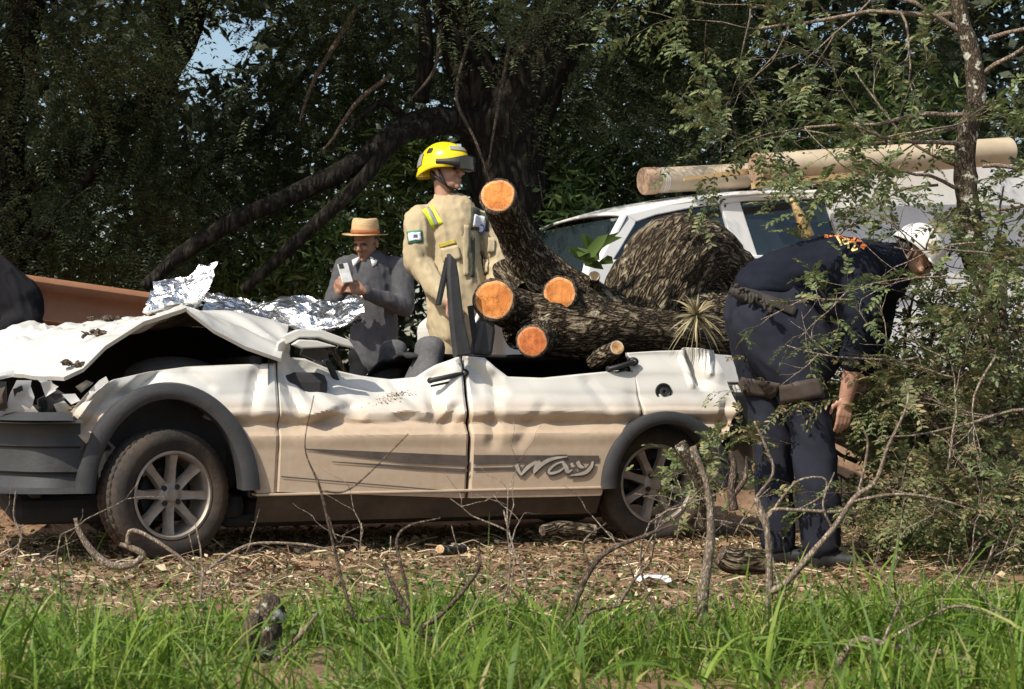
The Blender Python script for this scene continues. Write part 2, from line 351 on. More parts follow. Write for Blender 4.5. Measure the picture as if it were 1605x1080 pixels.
# ------------------------------------------------------------------ foliage builders (numpy)
def unit(a): return a / np.maximum(np.linalg.norm(a, axis=-1, keepdims=True), 1e-9)
def rand_dirs(n, zmin=-1, zmax=1):
    z = NR.uniform(zmin, zmax, n); a = NR.uniform(0, 2 * np.pi, n); s = np.sqrt(np.maximum(0, 1 - z * z))
    return np.stack([s * np.cos(a), s * np.sin(a), z], 1)
def raw_mesh(name, V, F):
    """V (n,3), F (m,k) constant face size"""
    me = bpy.data.meshes.new(name); n = len(V); m, k = F.shape
    me.vertices.add(n); me.vertices.foreach_set('co', V.astype(np.float32).ravel())
    me.loops.add(m * k); me.loops.foreach_set('vertex_index', F.astype(np.int32).ravel())
    me.polygons.add(m); me.polygons.foreach_set('loop_start', np.arange(0, m * k, k, dtype=np.int32))
    me.update(calc_edges=True); me.validate()
    return me
class Leaves:
    def __init__(s): s.V = []; s.F = []; s.n = 0
    def quads(s, pos, d, nrm, L, W, fold=0.15, at=0.45, curl=0.0):
        if len(pos) == 0: return s
        d = unit(d); side = unit(np.cross(d, nrm)); up = np.cross(side, d)
        L = np.broadcast_to(L, (len(pos),))[:, None]; W = np.broadcast_to(W, (len(pos),))[:, None]
        mid = pos + d * L * at
        v = np.stack([pos, mid - side * W / 2 + up * W * fold, pos + d * L - up * L * curl, mid + side * W / 2 + up * W * fold], 1)
        s.V.append(v.reshape(-1, 3)); s.F.append(np.arange(len(pos) * 4).reshape(-1, 4) + s.n); s.n += len(pos) * 4
        return s
    def ovals(s, pos, d, nrm, L, W, fold=0.12, curl=0.06):
        """six-sided leaf of two quads on a midrib"""
        if len(pos) == 0: return s
        d = unit(d); side = unit(np.cross(d, nrm)); up = np.cross(side, d)
        L = np.broadcast_to(L, (len(pos),))[:, None]; W = np.broadcast_to(W, (len(pos),))[:, None]
        a = pos + d * L * 0.28; b = pos + d * L * 0.74
        v = np.stack([pos, a - side * W / 2 + up * W * fold, b - side * W * 0.42 + up * W * fold, pos + d * L - up * L * curl,
                      b + side * W * 0.42 + up * W * fold, a + side * W / 2 + up * W * fold], 1)
        k = len(pos); i = np.arange(k)[:, None] * 6 + s.n
        s.V.append(v.reshape(-1, 3)); s.F.append(np.concatenate([i + np.array([[0, 1, 2, 3]]), i + np.array([[0, 3, 4, 5]])], 0)); s.n += k * 6
        return s
    def strips(s, P, W, nrm):
        """ribbons: P (N,k,3) paths, W (N,k) widths, nrm (N,3)"""
        N, k, _ = P.shape
        T = unit(np.gradient(P, axis=1)); side = unit(np.cross(T, nrm[:, None, :]))
        v = np.stack([P - side * W[..., None] / 2, P + side * W[..., None] / 2], 2).reshape(N, k * 2, 3)
        base = np.arange(N)[:, None, None] * (2 * k) + s.n
        j = np.arange(k - 1)[None, :, None] * 2
        f = (base + j + np.array([0, 1, 3, 2])[None, None, :]).reshape(-1, 4)
        s.V.append(v.reshape(-1, 3)); s.F.append(f); s.n += N * k * 2
        return s
    def build(s, name, mat, parent=None, smooth=False):
        off = np.array(root_loc(parent)); V = np.concatenate(s.V) - off
        return link_mesh(raw_mesh(name, V, np.concatenate(s.F)), name, mat, parent, smooth)
def sprays(lv, base, d, length, K, ll, lw, droop=0.5, kind='quads', rachis=0.0, spread=1.0):
    """pinnate leaves: K leaflet pairs along a drooping rachis"""
    S = len(base); d = unit(d); length = np.broadcast_to(length, (S,))
    side = np.cross(d, np.array([0, 0, 1.0])); bad = np.linalg.norm(side, axis=1) < 1e-3; side[bad] = (1, 0, 0)
    side = unit(side); roll = NR.uniform(-0.7, 0.7, (S, 1)); up = np.cross(side, d)
    side2 = side * np.cos(roll) + up * np.sin(roll); up2 = np.cross(side2, d)
    t = np.linspace(0.12, 1.0, K)
    cen = base[:, None, :] + d[:, None, :] * (t[None, :, None] * length[:, None, None]) + np.array([0, 0, -1.0]) * (t[None, :, None] ** 2 * (length * droop)[:, None, None])
    tang = unit(d[:, None, :] + np.array([0, 0, -1.0]) * (2 * t[None, :, None] * droop))
    for sg in (-1, 1):
        ld = unit(side2[:, None, :] * sg * spread + tang * 0.55 + NR.normal(0, 0.16, cen.shape))
        nr = np.broadcast_to(up2[:, None, :], cen.shape) + NR.normal(0, 0.25, cen.shape)
        sc = NR.uniform(0.75, 1.15, (S, K)) * np.where(NR.random((S, K)) < 0.08, 0.05, 1)
        getattr(lv, kind)(cen.reshape(-1, 3), ld.reshape(-1, 3), nr.reshape(-1, 3), (ll * sc).ravel(), (lw * sc).ravel())
    if rachis:
        P = np.concatenate([base[:, None, :], cen], 1)
        lv.strips(P, np.full(P.shape[:2], rachis), up2)
    return lv
def in_ell(n, c, r, shell=0.0):
    p = rand_dirs(n) * (NR.uniform(shell, 1, (n, 1)) ** (1 / 3)); return np.array(c) + p * np.array(r)
# ------------------------------------------------------------------ ground
TH = math.radians(20.0)
CD = Vector((math.cos(TH), math.sin(TH), 0)); CW = Vector((-math.sin(TH), math.cos(TH), 0)); CP = Vector((-1.63, 8.0, 0))
def gz(x, y):
    w = (x - CP.x) * CW.x + (y - CP.y) * CW.y
    h = 0.30 + 0.20 * sstep(-0.9, -0.4, x)
    r = h * sstep(1.75, 2.15, w)
    n = 0.018 * mnoise.noise(Vector((x * 1.3, y * 1.3, 0))) + 0.008 * mnoise.noise(Vector((x * 5, y * 5, 3)))
    if y < 7.2: n *= 1 + 2 * sstep(7.2, 6, y)
    r += 0.10 * sstep(1.2, 2.6, x) * sstep(9.5, 8.0, y) * sstep(5.5, 6.5, y)
    far = max(0, y - 24) * 0.03
    return r + n * (1 - sstep(7.5, 8, y) * sstep(10.5, 9.8, y) * 0.6) + far
mb = MB()
xs = sorted(set(list(np.linspace(-4.5, 4.5, 130)) + list(np.linspace(-120, -4.6, 28)) + list(np.linspace(4.6, 120, 28))))
ys = sorted(set(list(np.linspace(3.6, 11.5, 150)) + list(np.linspace(11.6, 160, 50)) + list(np.linspace(-40, 3.5, 20))))
mb.add([(x, y, gz(x, y) if abs(x) < 30 and 0 < y < 40 else gz(max(-29, min(29, x)), max(0.1, min(y, 39)))) for x in xs for y in ys], grid_faces(len(xs), len(ys)))
mb.f = [tuple(reversed(q)) for q in mb.f]
g = mb.build('ground', M['soil']); g['kind'] = 'structure'

def litter():
    lv = Leaves(); n = 60000
    x = NR.uniform(-3.4, 3.6, n); y = 5.9 + (NR.random(n) ** 0.8) * 4.0
    keep = (np.abs(x) < y * 0.34); x = x[keep]; y = y[keep]
    m = np.array([mnoise.noise(Vector((a * 0.9, b * 0.9, 9))) + .6 * mnoise.noise(Vector((a * 3.3, b * 3.3, 2))) for a, b in zip(x, y)]); k = NR.random(len(x)) < 0.5 + m * 0.9
    x = x[k]; y = y[k]
    z = np.array([gz(a, b) for a, b in zip(x, y)]) + NR.uniform(0.001, 0.02, len(x))
    p = np.stack([x, y, z], 1); d = rand_dirs(len(p), -0.35, 0.6); nr = rand_dirs(len(p), 0.0, 1)
    L = NR.gamma(1.6, 0.009, len(p)) + 0.006
    lv.quads(p, d, nr, L, L * NR.uniform(0.15, 0.7, len(p)), 0.25, NR.uniform(.3, .7))
    o = lv.build('wood_chip_litter', M['chips']); tag(o, 'tan wood chips, bark flakes and dry leaves strewn in front of the crushed car', 'wood chips', kind='stuff')
    lv = Leaves(); n = 3600; x = NR.uniform(-3, 3, n); y = NR.uniform(5.6, 9.2, n); p = np.stack([x, y, np.array([gz(a, b) for a, b in zip(x, y)]) + 0.008], 1)
    d = rand_dirs(n, -0.1, 0.3); L = NR.gamma(2, .04, n) + .03
    t = np.linspace(0, 1, 4)[None, :, None]; bend = NR.normal(0, 0.16, (n, 1, 3)); bend[..., 2] = np.abs(bend[..., 2]) * 0.6
    P = p[:, None, :] + d[:, None, :] * L[:, None, None] * t + bend * (t * (1 - t)) * L[:, None, None] * 4
    lv.strips(P, np.full(P.shape[:2], 0.0038) * NR.uniform(0.5, 1.8, (n, 1)), rand_dirs(n, 0.2, 1))
    tag(lv.build('straw_litter', M['chips']), 'thin dry straws and twig bits scattered over the wood chips', 'straw', kind='stuff')
    # crumbs of earth and bark that break up the soil
    lv = Leaves(); n = 9000; x = NR.uniform(-3, 3, n); y = NR.uniform(5.6, 9.6, n); p = np.stack([x, y, np.array([gz(a, b) for a, b in zip(x, y)]) + .003], 1)
    lv.ovals(p, rand_dirs(n, -.2, .6), rand_dirs(n, .3, 1), NR.uniform(.015, .045, n), NR.uniform(.01, .024, n), .3, .3)
    tag(lv.build('dry_leaf_litter', M['leaf_dry']), 'curled dry leaflets lying among the wood chips', 'dry leaves', kind='stuff')
litter()

def grass():
    lv = Leaves(); nt_ = 11000; per = 8
    tx = NR.uniform(-2.7, 2.8, nt_); ty = 4.1 + NR.random(nt_) * 3.3
    tm = np.array([mnoise.noise(Vector((a * 1.1, b * 1.6, 4))) + 0.5 * mnoise.noise(Vector((a * 4, b * 4, 1))) for a, b in zip(tx, ty)])
    edge = 6.1 + 0.5 * np.array([mnoise.noise(Vector((a * 1.7, 0, 7))) for a in tx]) + np.where(tx > 0.7, (tx - 0.7) * 0.4, 0) - np.where(tx < -0.4, (-0.4 - tx) * 0.28, 0)
    dens = np.clip((edge - ty) * 1.6 + 0.12, 0.0, 1) * np.clip(0.62 + tm * 1.3, 0.02, 1)
    stx = (415 - CX) / FPX * 5.0
    k = (NR.random(nt_) < dens) & ~((np.abs(tx - stx * ty / 5) < .055) & (ty < 5.05) & (ty > 4.5)); tx = tx[k]; ty = ty[k]; tm = tm[k]; nt2 = len(tx)
    ta = NR.uniform(0, 2 * np.pi, nt2); tl = NR.gamma(2, .25, nt2)
    x = np.repeat(tx, per) + NR.normal(0, .025, nt2 * per); y = np.repeat(ty, per) + NR.normal(0, .025, nt2 * per); m = np.repeat(tm, per); n = len(x)
    h = NR.gamma(4, .034, n) * (1 + 0.5 * m) * np.clip((6.9 - y) / 1.7, 0.35, 1.0)
    p = np.stack([x, y, np.array([gz(a, b) for a, b in zip(x, y)]) - 0.01], 1)
    az = np.repeat(ta, per) + NR.normal(0, 1.1, n); lean = np.clip(np.repeat(tl, per) * .8 + NR.gamma(1.6, 0.28, n), 0, 2.2)
    out = np.stack([np.cos(az), np.sin(az), np.zeros(n)], 1)
    t = np.linspace(0, 1, 7)[None, :]
    P = p[:, None, :] + np.array([0, 0, 1.0]) * (h[:, None] * (t - 0.36 * np.clip(lean, 0, 2.0)[:, None] * t ** 2.4))[..., None] + out[:, None, :] * (h * lean * .75)[:, None, None] * (t ** 1.6)[..., None]
    P = P + NR.normal(0, .03, (n, 1, 3)) * [1, 1, 0] * (t ** 2)[..., None]
    P[..., 2] = np.maximum(P[..., 2], p[:, None, 2] + .01)
    W = (NR.gamma(5, 0.0012, n))[:, None] * np.array([0.6, .9, 1, .95, 0.75, 0.45, 0.03])[None, :]
    face = -out + np.array([0, 0, 0.5]) + NR.normal(0, 0.45, (n, 3))
    lv.strips(P, W, face)
    tag(lv.build('grass', M['grass'], smooth=True), 'fresh green grass blades along the near verge', 'grass', kind='stuff')
    # broad-leaved weeds low in the grass
    lv = Leaves(); n = 1800; c = NR.uniform([-2.2, 4.4, 0], [2.3, 6.3, 0], (80, 3)); p = c[NR.integers(0, 80, n)] + NR.normal(0, 0.09, (n, 3)) * [1, 1, 0.0]
    p[:, 2] = np.array([gz(a, b) for a, b in p[:, :2]]) + NR.uniform(0.02, 0.17, n)
    lv.ovals(p, rand_dirs(n, -0.1, 0.7), rand_dirs(n, 0.4, 1), NR.uniform(0.014, 0.034, n), NR.uniform(0.008, 0.017, n))
    tag(lv.build('ground_weeds', M['leaf_lance']), 'small broad-leaved weeds low among the grass blades', 'weeds', kind='stuff')
grass()

# ------------------------------------------------------------------ background wood
def limb(mb_, pix, seg=10, rough=0.12, n=None): v, f = ptube(pix, seg, n=n or len(pix) * 6, rough=rough, rs=5); mb_.add(v, f)
# a clearing between the crowns: foliage keeps off this slanting opening, so sky shows through it
GAP_A, GAP_B = np.array(pw(342, 70, 11.0)), np.array(pw(342, 70, 22.0))
def gap_mask(P):
    ax = unit(GAP_B - GAP_A); q = P - GAP_A; t = q @ ax; off = q - t[:, None] * ax
    d = np.sqrt((off[:, 0] - 0.35 * off[:, 2]) ** 2 + (off[:, 2] * 1.25) ** 2)
    return d > (0.50 + 0.03 * t) * NR.uniform(0.25, 1.15, len(P))

# far wood: one mass of foliage
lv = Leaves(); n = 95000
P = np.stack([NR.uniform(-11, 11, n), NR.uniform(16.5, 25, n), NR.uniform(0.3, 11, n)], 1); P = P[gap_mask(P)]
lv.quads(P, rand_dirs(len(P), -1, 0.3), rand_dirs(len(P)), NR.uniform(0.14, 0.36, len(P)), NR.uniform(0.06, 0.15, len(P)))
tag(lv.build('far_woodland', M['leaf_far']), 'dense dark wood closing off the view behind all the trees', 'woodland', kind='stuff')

def clump_points(ells, n_cl, per, spread):
    out = []
    tot = sum(e[2] for e in ells)
    for c, r, wgt in ells:
        k = max(1, int(n_cl * wgt / tot)); cc = in_ell(k, c, r)
        out.append((cc[:, None, :] + NR.normal(0, 1, (k, per, 3)) * np.array(spread)).reshape(-1, 3))
    return np.concatenate(out)
def crown(tree, ells, n_cl, per, spread, K=11, length=(0.16, 0.36), ll=0.036, lw=0.012, droop=0.35, mat='leaf_bg', hang=0.12, name='crown', gap=True, shade_lid=()):
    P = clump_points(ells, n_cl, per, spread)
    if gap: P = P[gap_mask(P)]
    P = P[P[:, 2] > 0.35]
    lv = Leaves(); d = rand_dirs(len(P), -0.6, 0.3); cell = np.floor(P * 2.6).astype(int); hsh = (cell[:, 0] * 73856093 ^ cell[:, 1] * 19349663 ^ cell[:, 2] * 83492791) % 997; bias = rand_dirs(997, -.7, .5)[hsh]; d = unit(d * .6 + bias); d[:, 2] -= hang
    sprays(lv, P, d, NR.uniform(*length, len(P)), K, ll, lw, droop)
    for c, r, k in shade_lid:                                             # unseen crown top above the picture, added to shade the wood below
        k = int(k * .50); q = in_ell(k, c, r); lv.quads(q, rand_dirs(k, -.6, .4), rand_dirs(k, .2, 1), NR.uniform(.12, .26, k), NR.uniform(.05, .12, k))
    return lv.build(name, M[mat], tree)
def E(px, py, Y, rx, ry, rz, w=1.0):
    p = pw(px, py, Y); return ((p.x, p.y, p.z), (rx, ry, rz), w)
def ground_root(px, Y):
    x = (px - CX) / FPX * Y; return Vector((x, Y, gz(x, Y)))

# big forked tree behind the firefighter
t = empty('forked_tree', ground_root(815, 12.6), 'massive dark forked tree trunk rising behind the firefighter', 'tree')
m_ = MB()
limb(m_, [(820, 520, 12.6, .34), (810, 400, 12.6, .30), (800, 290, 12.6, .29), (795, 200, 12.6, .33), (830, 120, 12.5, .27), (880, 20, 12.4, .24), (930, -120, 12.2, .2), (960, -300, 12, .14)], 16)
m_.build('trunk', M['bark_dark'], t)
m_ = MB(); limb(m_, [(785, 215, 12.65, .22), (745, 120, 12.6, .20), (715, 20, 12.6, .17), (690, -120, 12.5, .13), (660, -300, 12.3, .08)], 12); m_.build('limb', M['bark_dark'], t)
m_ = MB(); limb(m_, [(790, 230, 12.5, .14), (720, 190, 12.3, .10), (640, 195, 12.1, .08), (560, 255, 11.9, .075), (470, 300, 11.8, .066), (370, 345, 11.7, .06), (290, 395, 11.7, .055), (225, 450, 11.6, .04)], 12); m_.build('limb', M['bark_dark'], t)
m_ = MB(); limb(m_, [(700, 195, 12.2, .08), (650, 205, 12.0, .07), (615, 225, 11.9, .058), (560, 290, 11.85, .052), (490, 355, 11.8, .048), (420, 420, 11.8, .042), (380, 455, 11.8, .035)], 10); m_.build('limb', M['bark_dark'], t)
m_ = MB(); limb(m_, [(660, 160, 12.2, .06), (668, 90, 12.1, .05), (665, 20, 12.0, .045), (655, -80, 11.9, .03)], 8)
limb(m_, [(640, 190, 12.1, .035), (600, 160, 12.0, .028), (560, 190, 11.9, .02), (545, 210, 11.8, .012)], 6); m_.build('limb', M['bark_dark'], t)
m_ = MB()
for pix in ([(735, 60, 12.2, .012), (715, 150, 12, .012), (745, 220, 11.9, .010), (770, 290, 11.9, .006)], [(800, 60, 12.2, .012), (780, 170, 12, .012), (765, 260, 11.9, .006)],
            [(690, 40, 12.1, .016), (680, 110, 12, .013), (640, 160, 12, .006)], [(560, 10, 11.9, .022), (525, 70, 11.9, .022), (490, 130, 11.9, .016), (470, 190, 11.9, .010)],
            [(610, 120, 11.9, .018), (560, 160, 11.9, .016), (520, 220, 11.9, .012), (500, 240, 11.9, .006)]): limb(m_, pix, 6, .1, 18)
m_.build('bare_branches', M['bark_brown'], t)
crown(t, [E(700, -160, 12.6, 2.6, 1.3, .9, 3), E(640, -60, 11.4, 2.4, 0.8, .5, 1.6), E(1000, 60, 12.9, .8, .7, .7, 1.0), E(560, 90, 13.2, 1.0, .6, .6, .8), E(980, 190, 12.6, .5, .4, .5, .7)], 130, 34, (.20, .18, .15), shade_lid=[((-2.2, 11.9, 5.0), (3.4, 2.0, .8), 7000), ((.9, 12.6, 5.0), (2.2, 1.5, .8), 4200)])

# tree on the left with the leaning limb
t = empty('leaning_tree', ground_root(30, 12.4), 'dark tree with a leaning limb over the rusty guard rail', 'tree')
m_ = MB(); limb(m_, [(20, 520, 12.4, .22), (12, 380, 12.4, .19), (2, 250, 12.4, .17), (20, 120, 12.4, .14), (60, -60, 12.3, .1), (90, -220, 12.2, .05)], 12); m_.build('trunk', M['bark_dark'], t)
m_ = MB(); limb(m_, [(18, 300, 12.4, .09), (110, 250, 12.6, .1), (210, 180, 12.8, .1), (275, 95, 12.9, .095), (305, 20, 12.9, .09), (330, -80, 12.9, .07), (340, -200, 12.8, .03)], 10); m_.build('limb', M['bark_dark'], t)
m_ = MB(); limb(m_, [(15, 420, 12.4, .06), (60, 380, 12.2, .05), (120, 300, 12.1, .04), (180, 230, 12, .03)], 8); m_.build('limb', M['bark_dark'], t)
crown(t, [E(80, -120, 12.6, 1.9, 1.3, .9, 2.4), E(100, 170, 12.2, .75, .5, .7, 1.5), E(210, 300, 12.3, .5, .4, .55, 1.0), E(40, 330, 12.2, .6, .4, .5, .8), E(200, 40, 11.6, 1.2, .6, .5, 1.2)], 130, 34, (.20, .18, .16), shade_lid=[((-5.6, 11.8, 5.0), (2.6, 2.1, .9), 6000), ((-4.6, 10.6, 4.6), (1.8, .9, .5), 2600)])
# drooping tree between the two
t = empty('drooping_tree', ground_root(250, 14.2), 'slender tree with drooping feathery foliage behind the foil blanket', 'tree')
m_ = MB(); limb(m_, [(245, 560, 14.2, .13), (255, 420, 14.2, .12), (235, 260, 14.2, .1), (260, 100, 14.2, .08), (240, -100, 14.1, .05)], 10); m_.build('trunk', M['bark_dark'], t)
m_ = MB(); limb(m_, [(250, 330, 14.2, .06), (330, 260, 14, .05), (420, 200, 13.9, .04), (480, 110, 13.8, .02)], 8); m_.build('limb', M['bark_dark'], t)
crown(t, [E(250, 230, 13.6, .9, .5, .8, 1.6), E(420, 210, 13.6, .9, .5, .55, 1.2), E(330, 400, 13.4, 1.0, .5, .4, 1.1), E(470, 30, 13.6, .8, .6, .5, 1.0), E(120, 430, 13.0, .9, .5, .35, .9), E(330, -150, 13.4, 1.6, .8, .6, 1.2)], 140, 34, (.20, .18, .16), shade_lid=[((-3.2, 13.6, 5.6), (2.6, 1.6, 1.0), 5000)])
# tree on the right behind the truck
t = empty('shady_tree', ground_root(1160, 14.0), 'dark leafy tree standing behind the tubes on the white truck', 'tree')
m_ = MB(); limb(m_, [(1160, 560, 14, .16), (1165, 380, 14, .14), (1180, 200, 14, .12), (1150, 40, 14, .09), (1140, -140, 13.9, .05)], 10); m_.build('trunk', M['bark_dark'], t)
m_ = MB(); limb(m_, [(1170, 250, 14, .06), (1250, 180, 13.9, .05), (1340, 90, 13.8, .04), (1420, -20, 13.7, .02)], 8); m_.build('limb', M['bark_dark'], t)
crown(t, [E(1120, 130, 13.6, .9, .5, .8, 1.6), E(1300, 120, 13.8, .9, .5, .8, 1.4), E(1480, 110, 13.6, .9, .5, .8, 1.4), E(1080, 270, 13.2, .6, .4, .3, .9), E(1250, -160, 12.8, 1.9, 1.2, .6, 1.8), E(1560, 250, 13.4, .9, .5, .8, 1.2)], 165, 34, (.20, .18, .16), shade_lid=[((2.4, 13.2, 5.2), (3.0, 1.3, .9), 6000)])

# lance-leaved shrubs that catch light between the trunks
def lance_bush(name, label, root, ells, n, ll=(0.07, 0.15)):
    t = empty(name, root, label, 'shrub', 'shrubs in the shade under the trees')
    m2 = MB()
    for c, r, w in ells:
        for k in range(3):
            q = Vector(c) + Vector((R.uniform(-r[0], r[0]) * .7, R.uniform(-r[1], r[1]), R.uniform(0, r[2])))
            b = Vector((root.x + R.uniform(-.2, .2), root.y + R.uniform(-.1, .1), root.z)); mid = (q + b) / 2 + Vector((R.uniform(-.15, .15), 0, .1))
            C = catmull([b, mid, q], 9); v, f = tube(C, [.018 - .0016 * i for i in range(9)], 5); m2.add(v, f)
    m2.build('stem', M['bark_brown'], t)
    lv = Leaves(); tot = sum(e[2] for e in ells)
    for c, r, w in ells:
        k = int(n * w / tot); p = in_ell(max(2, k // 9), c, r); p = (p[:, None, :] + NR.normal(0, .09, (len(p), 9, 3))).reshape(-1, 3)
        p = p[p[:, 2] > root.z + 0.05]
        lv.quads(p, rand_dirs(len(p), -1, 0.5), rand_dirs(len(p)), NR.uniform(*ll, len(p)), NR.uniform(.014, .034, len(p)), .2, .4, .15)
    lv.build('foliage', M['leaf_lance'], t)
lance_bush('lance_leaved_shrub', 'bright lance-leaved shrub to the right of the forked trunk', ground_root(930, 13.2), [E(880, 260, 13.1, .32, .3, .45), E(955, 270, 13.3, .35, .3, .35), E(1010, 110, 13.8, .4, .3, .5), E(880, 340, 12.6, .3, .3, .3)], 4200)
lance_bush('lance_leaved_shrub', 'leafy shrub behind the man in the straw hat', ground_root(590, 13.0), [E(600, 330, 13, .4, .3, .5), E(500, 400, 13, .5, .3, .3), E(450, 430, 13, .5, .3, .25), E(640, 250, 13.2, .25, .2, .3)], 3600)
lance_bush('lance_leaved_shrub', 'tangled shrub under the drooping limbs near the foil', ground_root(380, 13.6), [E(420, 300, 14.0, .5, .3, .4), E(330, 440, 13.2, .5, .3, .25), E(560, 180, 14.2, .4, .3, .5)], 3000)
lance_bush('lance_leaved_shrub', 'dry-tipped shrub beside the dark-clothed person at the rail', ground_root(40, 13.4), [E(30, 370, 13.4, .4, .3, .35), E(110, 400, 13.4, .5, .3, .3), E(60, 280, 13.6, .4, .3, .4)], 2000)
lance_bush('lance_leaved_shrub', 'shrub with pale tips behind the larger roof tube', ground_root(1330, 13.0), [E(1100, 60, 13.2, .4, .3, .4), E(1240, 230, 13.2, .5, .3, .2), E(1420, 180, 13, .5, .3, .4)], 2600)
# ------------------------------------------------------------------ the crushed hatchback
def CL(u, w, z): return CP + CD * u + CW * w + Vector((0, 0, z))          # car space (along, inward, up) -> world
def car_uz(px, py, w=0.0):
    d = Vector(((px - CX) / FPX, 1, (HZ - py) / FPX)); c = Vector((0, 0, CAMZ))
    t = ((CP - c).dot(CW) + w) / d.dot(CW); p = c + d * t - CP
    return p.dot(CD), p.z
PROF = [(0.10, .06), (0.22, .02), (0.30, .004), (0.42, -.002), (0.52, -.006), (0.575, -.014), (0.590, -.014), (0.612, .006), (0.645, .024), (0.69, -.008), (0.705, -.010), (0.73, .006), (0.80, .040), (0.90, .085), (1.0, .14)]
def prof(z):
    for (a, b), (c, d) in zip(PROF, PROF[1:]):
        if a <= z <= c: k = (z - a) / (c - a); k = k * k * (3 - 2 * k) * 0.5 + k * 0.5; return b + (d - b) * k
    return PROF[0][1] if z < 0.1 else PROF[-1][1]
DENTS = []
for px, py, depth, ru, rz, ang in [(625, 605, .085, .34, .10, 0), (565, 640, .035, .16, .05, .3), (690, 640, .03, .12, .06, -.5), (470, 580, .05, .09, .12, 0), (520, 655, .03, .10, .05, .5), (730, 640, .03, .09, .10, .2),
                                   (455, 655, .025, .08, .09, 0), (800, 620, .02, .12, .10, 0), (1105, 575, .045, .05, .12, .25), (1135, 585, -.02, .05, .06, 0), (1085, 560, -.012, .03, .10, .2), (890, 660, .018, .16, .06, 0),
                                   (345, 590, -.018, .10, .05, 0), (250, 600, .02, .10, .05, .3), (140, 640, .05, .12, .10, 0), (178, 632, .055, .13, .05, .5), (400, 600, .02, .06, .06, .4), (760, 600, .035, .05, .10, .3), (1000, 640, .015, .05, .12, 0)]:
    u, z = car_uz(px, py); DENTS.append((u, z, depth, ru, rz, ang))
FOLDS = []
for a, b, dep, wd in [((476, 556), (560, 640), .030, .055), ((560, 640), (640, 652), .022, .05), ((702, 590), (688, 642), .035, .05), ((452, 585), (474, 655), .022, .05), ((474, 655), (540, 632), -.018, .045), ((520, 575), (600, 612), .020, .05), ((640, 600), (660, 640), .016, .04),
                      ((720, 640), (700, 668), .016, .04), ((168, 598), (124, 655), -.030, .05), ((252, 584), (205, 622), .030, .05), ((300, 580), (330, 605), .012, .04), ((415, 575), (395, 640), .014, .05), ((1102, 546), (1108, 600), .040, .035), ((1128, 556), (1122, 585), -.02, .03), ((1086, 548), (1092, 600), -.016, .03),
                      ((786, 590), (772, 690), .014, .05), ((850, 640), (815, 690), .010, .05), ((930, 600), (955, 640), .010, .05), ((1140, 640), (1130, 690), .025, .05), ((745, 565), (790, 610), .025, .05)]:
    FOLDS.append((*car_uz(*a), *car_uz(*b), dep, wd))
UD0, UD1 = car_uz(445, 640)[0], car_uz(735, 640)[0]
def car_w(u, z):
    kd = sstep(UD0 + .02, UD0 + .22, u) * sstep(UD1 - .02, UD1 - .2, u)                 # only the front door is caved in this far
    sh = (.030 * mnoise.noise(Vector((u * 3.4, 3.3, 0))) + .018 * mnoise.noise(Vector((u * 8, 1.3, 5)))) * (.25 + kd) * sstep(.60, .68, z)
    zz = z + sh; w = prof(zz)
    w += kd * (.16 * sstep(.70, .93, zz) + .020 * sstep(.62, .66, zz) * sstep(.71, .68, zz))
    for du, dz, dep, ru, rz, an in DENTS:
        a = u - du; b = z - dz; c, s = math.cos(an), math.sin(an); a, b = a * c + b * s, -a * s + b * c
        e = (a / ru) ** 2 + (b / rz) ** 2
        if e < 7: w += dep * math.exp(-e)
    for ua, za, ub, zb, dep, wd in FOLDS:                                                  # sharp creases: tent-shaped, dying out past their ends
        dx, dz_ = ub - ua, zb - za; L2 = dx * dx + dz_ * dz_; t = ((u - ua) * dx + (z - za) * dz_) / L2; L = math.sqrt(L2)
        dist = abs((u - ua) * dz_ - (z - za) * dx) / L; over = max(0, -t, t - 1) * L
        w += 1.45 * dep * max(0, 1 - dist / wd) * max(0, 1 - over / (wd * 1.2))
    k = sstep(0.66, 0.78, z)
    if k > 0:
        q = Vector((u * 2.3 + z * 3.0, z * 2.2 - u * 1.1, 2.0)); r = 1 - abs(mnoise.noise(q)) * 2
        w += k * (0.012 * mnoise.noise(q * 0.8 + Vector((5, 1, 0))) + (.006 + .012 * kd) * (max(0, r) ** 3))
    return w
def px_curve(pts, n, w=0.0):
    uz = [car_uz(a, b, w) for a, b in pts]; L = [0]
    for a, b in zip(uz, uz[1:]): L.append(L[-1] + math.hypot(b[0] - a[0], b[1] - a[1]))
    out = []
    for i in range(n):
        s = i / (n - 1) * L[-1]; k = 0
        while k < len(L) - 2 and L[k + 1] < s: k += 1
        t = (s - L[k]) / max(1e-9, L[k + 1] - L[k]); out.append((uz[k][0] + (uz[k + 1][0] - uz[k][0]) * t, uz[k][1] + (uz[k + 1][1] - uz[k][1]) * t))
    return out
